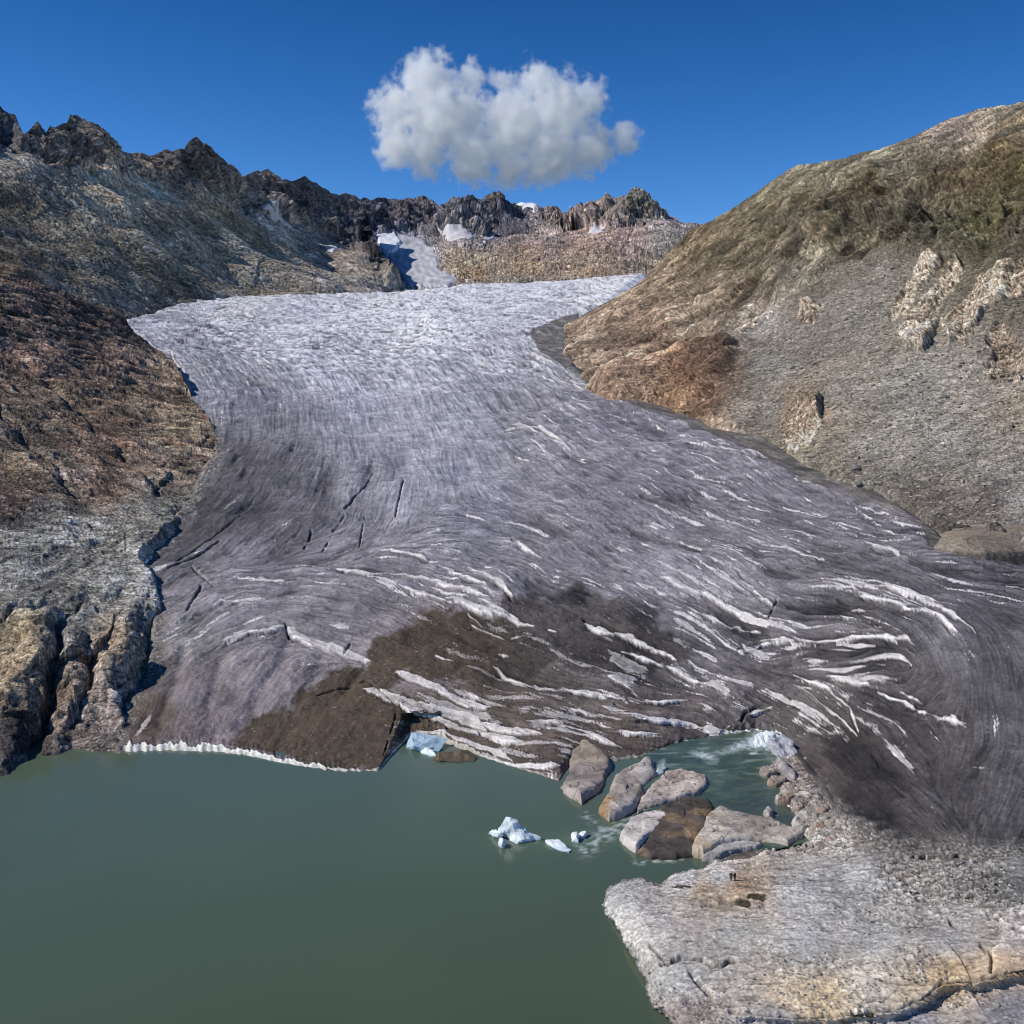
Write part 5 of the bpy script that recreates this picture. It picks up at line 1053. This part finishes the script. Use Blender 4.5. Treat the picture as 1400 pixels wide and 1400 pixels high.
# notable single boulders on the scree
sp_ = [(1195, 484, 3.4), (1052, 483, 2.6), (1205, 412, 4.2), (1222, 368, 3.0), (1155, 437, 2.4), (1290, 545, 2.6), (1312, 552, 2.2), (1130, 690, 2.6), (1170, 640, 3.0), (1265, 655, 2.6), (1085, 505, 2.0), (1230, 640, 2.6), (1110, 628, 2.4), (1175, 660, 2.8)]
bo0 = None
for i, (bx, by, r) in enumerate(sp_):
    j = int((bx - rm.px0) / rm.sx); col_y = rm.PY[:, j]; ii = int(np.argmin(abs(col_y - by)))
    w = rm.W[ii, j]
    if bo0 is None:
        bo0 = pebbles('boulder', np.zeros((1, 3)), np.array([1.0]), np.array([lin((150, 144, 132))]), M_PEB, 99)
        bo = bo0
    else:
        bo = bo0.copy(); COL.objects.link(bo)
    bo.location = w + np.array([0, 0, .2]); bo.scale = (r, r * .8, r * .9); bo.rotation_euler = (0, 0, i * 1.3)
    tag(bo, 'angular grey boulder resting on the scree of the right slope', 'boulder', 'boulders lying on the right hand scree')

# ================================================================== PEOPLE
M_CLO, cn, cb, _ = new_mat('dark_outdoor_clothing'); cb.inputs['Base Color'].default_value = (.012, .013, .018, 1); cb.inputs['Roughness'].default_value = .85
M_SKIN, cn2, cb2, _ = new_mat('skin'); cb2.inputs['Base Color'].default_value = (.45, .27, .19, 1); cb2.inputs['Roughness'].default_value = .6
M_TRO, cn3, cb3, _ = new_mat('dark_trousers'); cb3.inputs['Base Color'].default_value = (.02, .02, .025, 1); cb3.inputs['Roughness'].default_value = .85
M_HAIR, cn4, cb4, _ = new_mat('hair'); cb4.inputs['Base Color'].default_value = (.02, .013, .008, 1)
def skin_mesh(name, verts, edges, rad, mat, root=0):
    me = bpy.data.meshes.new(name); me.from_pydata(verts, edges, [])
    o = bpy.data.objects.new(name, me); COL.objects.link(o)
    m = o.modifiers.new('skin', 'SKIN'); m.use_smooth_shade = True
    for i, r in enumerate(rad):
        r = r if isinstance(r, tuple) else (r, r)
        me.skin_vertices[0].data[i].radius = r
    me.skin_vertices[0].data[root].use_root = True
    s_ = o.modifiers.new('subsurf', 'SUBSURF'); s_.levels = 2; s_.render_levels = 2
    me.materials.append(mat)
    return o
def person(px, py, z, height, rz, label, lean=0.0):
    k = height / 1.78
    v = [(0, 0, .98), (0, 0, 1.15), (0, -.01, 1.36), (0, 0, 1.50), (0, -.02, 1.58), (0, -.03, 1.68), (0, -.02, 1.76),
         (.19, 0, 1.44), (.25, .03, 1.15), (.22, -.12, .93), (.21, -.16, .85), (-.19, 0, 1.44), (-.26, .03, 1.16), (-.22, -.14, .96), (-.20, -.2, .90),
         (.10, 0, .92), (.12, -.01, .50), (.13, .02, .10), (.14, -.13, .04), (-.10, 0, .92), (-.12, -.02, .50), (-.15, .02, .10), (-.17, -.12, .04)]
    e = [(0, 1), (1, 2), (2, 3), (3, 4), (4, 5), (5, 6), (2, 7), (7, 8), (8, 9), (9, 10), (2, 11), (11, 12), (12, 13), (13, 14), (0, 15), (15, 16), (16, 17), (17, 18), (0, 19), (19, 20), (20, 21), (21, 22)]
    r = [(.15, .11), (.14, .10), (.17, .11), .075, .06, (.085, .10), (.07, .08), .065, .05, .038, .03, .065, .05, .038, .03, .095, .062, .045, .04, .095, .062, .045, .04]
    w = G(px, py, z)
    body = skin_mesh('person', [(a * k, b * k, c * k) for a, b, c in v], e, [tuple(q * k for q in x) if isinstance(x, tuple) else x * k for x in r], M_SKIN)
    body.location = (w[0], w[1], z - .02); body.rotation_euler = (0, 0, rz)
    def child(nm, idx, edges, rr_, mat):
        o = skin_mesh(nm, [tuple(q * k for q in v[i]) if isinstance(i, int) else tuple(q * k for q in i) for i in idx], edges, [tuple(q * k for q in x) if isinstance(x, tuple) else x * k for x in rr_], mat); o.parent = body
    child('jacket', [0, 1, 2, 3, 7, 8, 9, 11, 12, 13], [(0, 1), (1, 2), (2, 3), (2, 4), (4, 5), (5, 6), (2, 7), (7, 8), (8, 9)], [(.18, .14), (.17, .13), (.20, .14), .085, .085, .07, .055, .085, .07, .055], M_CLO)
    child('trousers', [0, 15, 16, 17, 19, 20, 21], [(0, 1), (1, 2), (2, 3), (0, 4), (4, 5), (5, 6)], [(.165, .125), .11, .078, .065, .11, .078, .065], M_TRO)
    child('shoe', [17, 18], [(0, 1)], [.065, .055], M_CLO); child('shoe', [21, 22], [(0, 1)], [.065, .055], M_CLO)
    child('hair', [(0, 0, 1.70), (0, .0, 1.77)], [(0, 1)], [(.095, .105), (.075, .085)], M_HAIR)
    return tag(body, label, 'person')
def bed_z(px, py):
    j = int((px - bl.px0) / bl.sx); i = int(np.argmin(abs(bl.PY[:, j] - py))); return float(bl.W[i, j, 2])
person(999.2, 1205, bed_z(999, 1205), 1.85, 2.6, 'taller person in dark clothes standing on the pale slab, on the left')
person(1004.4, 1205, bed_z(1004, 1205), 1.74, 3.6, 'shorter person in dark clothes standing on the pale slab, on the right')

# ================================================================== CLOUD
def cloud(name, label, blobs, Dc, dens, sc, depth_k=.8):
    """a real cumulus: volume whose density is a set of soft lobes broken up by noise"""
    m = bpy.data.materials.new(name + '_vapour'); m.use_nodes = True; nt = m.node_tree; nt.nodes.clear()
    out = nt.nodes.new('ShaderNodeOutputMaterial'); pv = nt.nodes.new('ShaderNodeVolumePrincipled')
    nt.links.new(pv.outputs[0], out.inputs['Volume'])
    pv.inputs['Color'].default_value = (1, 1, 1, 1); pv.inputs['Anisotropy'].default_value = 0
    geo = nt.nodes.new('ShaderNodeNewGeometry')
    pos = geo.outputs['Position']
    def vm(op, a, b=None):
        n = nt.nodes.new('ShaderNodeVectorMath'); n.operation = op
        for i, q in enumerate((a, b)):
            if q is None: continue
            if isinstance(q, (tuple, list)): n.inputs[i].default_value = q
            else: nt.links.new(q, n.inputs[i])
        return n
    def mt(op, a, b=None, cl=False):
        n = nt.nodes.new('ShaderNodeMath'); n.operation = op; n.use_clamp = cl
        for i, q in enumerate((a, b)):
            if q is None: continue
            if isinstance(q, (int, float)): n.inputs[i].default_value = q
            else: nt.links.new(q, n.inputs[i])
        return n.outputs[0]
    wn = noise_node(nt, 1 / (sc * 1.3), 2, .5, pos); off = vm('SUBTRACT', wn.outputs['Color'], (.5, .5, .5)); o2 = vm('SCALE', off.outputs[0]); o2.inputs['Scale'].default_value = sc * .9
    wp = vm('ADD', pos, o2.outputs[0]).outputs[0]
    acc = None; mn = np.array([1e9] * 3); mx = -mn
    for (px, py, r) in blobs:
        c = P(px, py, Dc); R = r / FPX * Dc
        mn = np.minimum(mn, c - R * np.array([1, depth_k, 1])); mx = np.maximum(mx, c + R * np.array([1, depth_k, 1]))
        d = vm('SUBTRACT', wp, tuple(c)); d = vm('DIVIDE', d.outputs[0], (R, R * depth_k, R)); L = vm('LENGTH', d.outputs[0]).outputs['Value']
        v = mt('SUBTRACT', 1.0, L)
        acc = v if acc is None else mt('MAXIMUM', acc, v)
    n1 = noise_node(nt, 1 / (sc * .55), 7, .62, pos)
    n = mt('MULTIPLY', mt('SUBTRACT', n1.outputs['Fac'], .5), 2.4)
    v = mt('ADD', acc, n); v = mt('MULTIPLY', v, 2.6, True)
    v = mt('MULTIPLY', v, dens)
    nt.links.new(v, pv.inputs['Density'])
    pad = (mx - mn) * .10
    mn -= pad; mx += pad
    V = [(x, y, z) for x in (mn[0], mx[0]) for y in (mn[1], mx[1]) for z in (mn[2], mx[2])]
    F = [(0, 1, 3, 2), (4, 6, 7, 5), (0, 4, 5, 1), (2, 3, 7, 6), (0, 2, 6, 4), (1, 5, 7, 3)]
    o = mesh_from(name, V, np.array(F), m, smooth=False)
    return tag(o, label, 'cloud')
cloud('cloud', 'single white cumulus cloud floating above the back ridge', [(540, 150, 36), (585, 112, 40), (600, 165, 52), (545, 200, 32), (580, 208, 36), (641, 108, 24), (630, 160, 42), (650, 212, 42), (690, 108, 20), (700, 172, 52), (737, 118, 32), (765, 152, 50), (800, 140, 32), (700, 225, 34), (755, 207, 46), (805, 202, 38), (852, 192, 24), (735, 236, 22)], 8000, .012, 170)
SC.cycles.volume_step_rate = .6; SC.cycles.volume_max_steps = 48; SC.cycles.volume_bounces = 24; SC.cycles.max_bounces = 24; SC.cycles.use_adaptive_sampling = True; SC.cycles.adaptive_threshold = .03; SC.cycles.diffuse_bounces = 3; SC.cycles.filter_width = 1.05


# ================================================================== AIR
HAZE = 0
if HAZE > 0:
    hm = bpy.data.materials.new('mountain_air'); hm.use_nodes = True; hnt = hm.node_tree; hnt.nodes.clear()
    ho = hnt.nodes.new('ShaderNodeOutputMaterial'); hv = hnt.nodes.new('ShaderNodeVolumePrincipled'); hnt.links.new(hv.outputs[0], ho.inputs['Volume'])
    hv.inputs['Color'].default_value = (.80, .88, 1.0, 1); hv.inputs['Density'].default_value = HAZE; hv.inputs['Anisotropy'].default_value = .2
    x0, x1, y0, y1, z0, z1 = -9100, 9100, -9100, 9100, -21.0, 1300.0
    V = [(x, y, z) for x in (x0, x1) for y in (y0, y1) for z in (z0, z1)]
    tag(mesh_from('haze', V, np.array([(0, 1, 3, 2), (4, 6, 7, 5), (0, 4, 5, 1), (2, 3, 7, 6), (0, 2, 6, 4), (1, 5, 7, 3)]), hm, smooth=False), kind='stuff')
# ------------------------------------------------------------------ light and sky
SUN_AZ, SUN_EL = math.radians(-98), math.radians(42)
wd = bpy.data.worlds.new('World'); SC.world = wd; wd.use_nodes = True
nt = wd.node_tree; bg = nt.nodes['Background']
sky = nt.nodes.new('ShaderNodeTexSky'); sky.sky_type = 'NISHITA'; sky.sun_disc = False
sky.sun_elevation = SUN_EL; sky.sun_rotation = SUN_AZ % (2 * math.pi)
sky.altitude = 2300; sky.air_density = 1.0; sky.dust_density = .3; sky.ozone_density = 2.4
hs = nt.nodes.new('ShaderNodeHueSaturation'); hs.inputs['Saturation'].default_value = 1.38; hs.inputs['Hue'].default_value = .510
nt.links.new(sky.outputs[0], hs.inputs['Color']); tc = nt.nodes.new('ShaderNodeTexCoord'); sx_ = nt.nodes.new('ShaderNodeSeparateXYZ'); nt.links.new(tc.outputs['Generated'], sx_.inputs[0])
mr_ = nt.nodes.new('ShaderNodeMapRange'); mr_.inputs['From Min'].default_value = .05; mr_.inputs['From Max'].default_value = .42; mr_.inputs['To Min'].default_value = 1.40; mr_.inputs['To Max'].default_value = .66
nt.links.new(sx_.outputs['Z'], mr_.inputs['Value']); sc_ = nt.nodes.new('ShaderNodeVectorMath'); sc_.operation = 'SCALE'
nt.links.new(hs.outputs[0], sc_.inputs[0]); nt.links.new(mr_.outputs[0], sc_.inputs['Scale']); nt.links.new(sc_.outputs[0], bg.inputs[0]); bg.inputs[1].default_value = .125
sl = bpy.data.lights.new('sun', 'SUN'); sl.energy = 3.7; sl.angle = math.radians(.5); sl.color = (1.0, .95, .88)
so = bpy.data.objects.new('sun', sl); COL.objects.link(so)
sd_ = Vector((math.sin(SUN_AZ) * math.cos(SUN_EL), math.cos(SUN_AZ) * math.cos(SUN_EL), math.sin(SUN_EL)))
so.rotation_euler = sd_.to_track_quat('Z', 'Y').to_euler()
SC.view_settings.view_transform = 'Standard'; SC.view_settings.look = 'None'; SC.view_settings.exposure = 0; SC.view_settings.gamma = 1
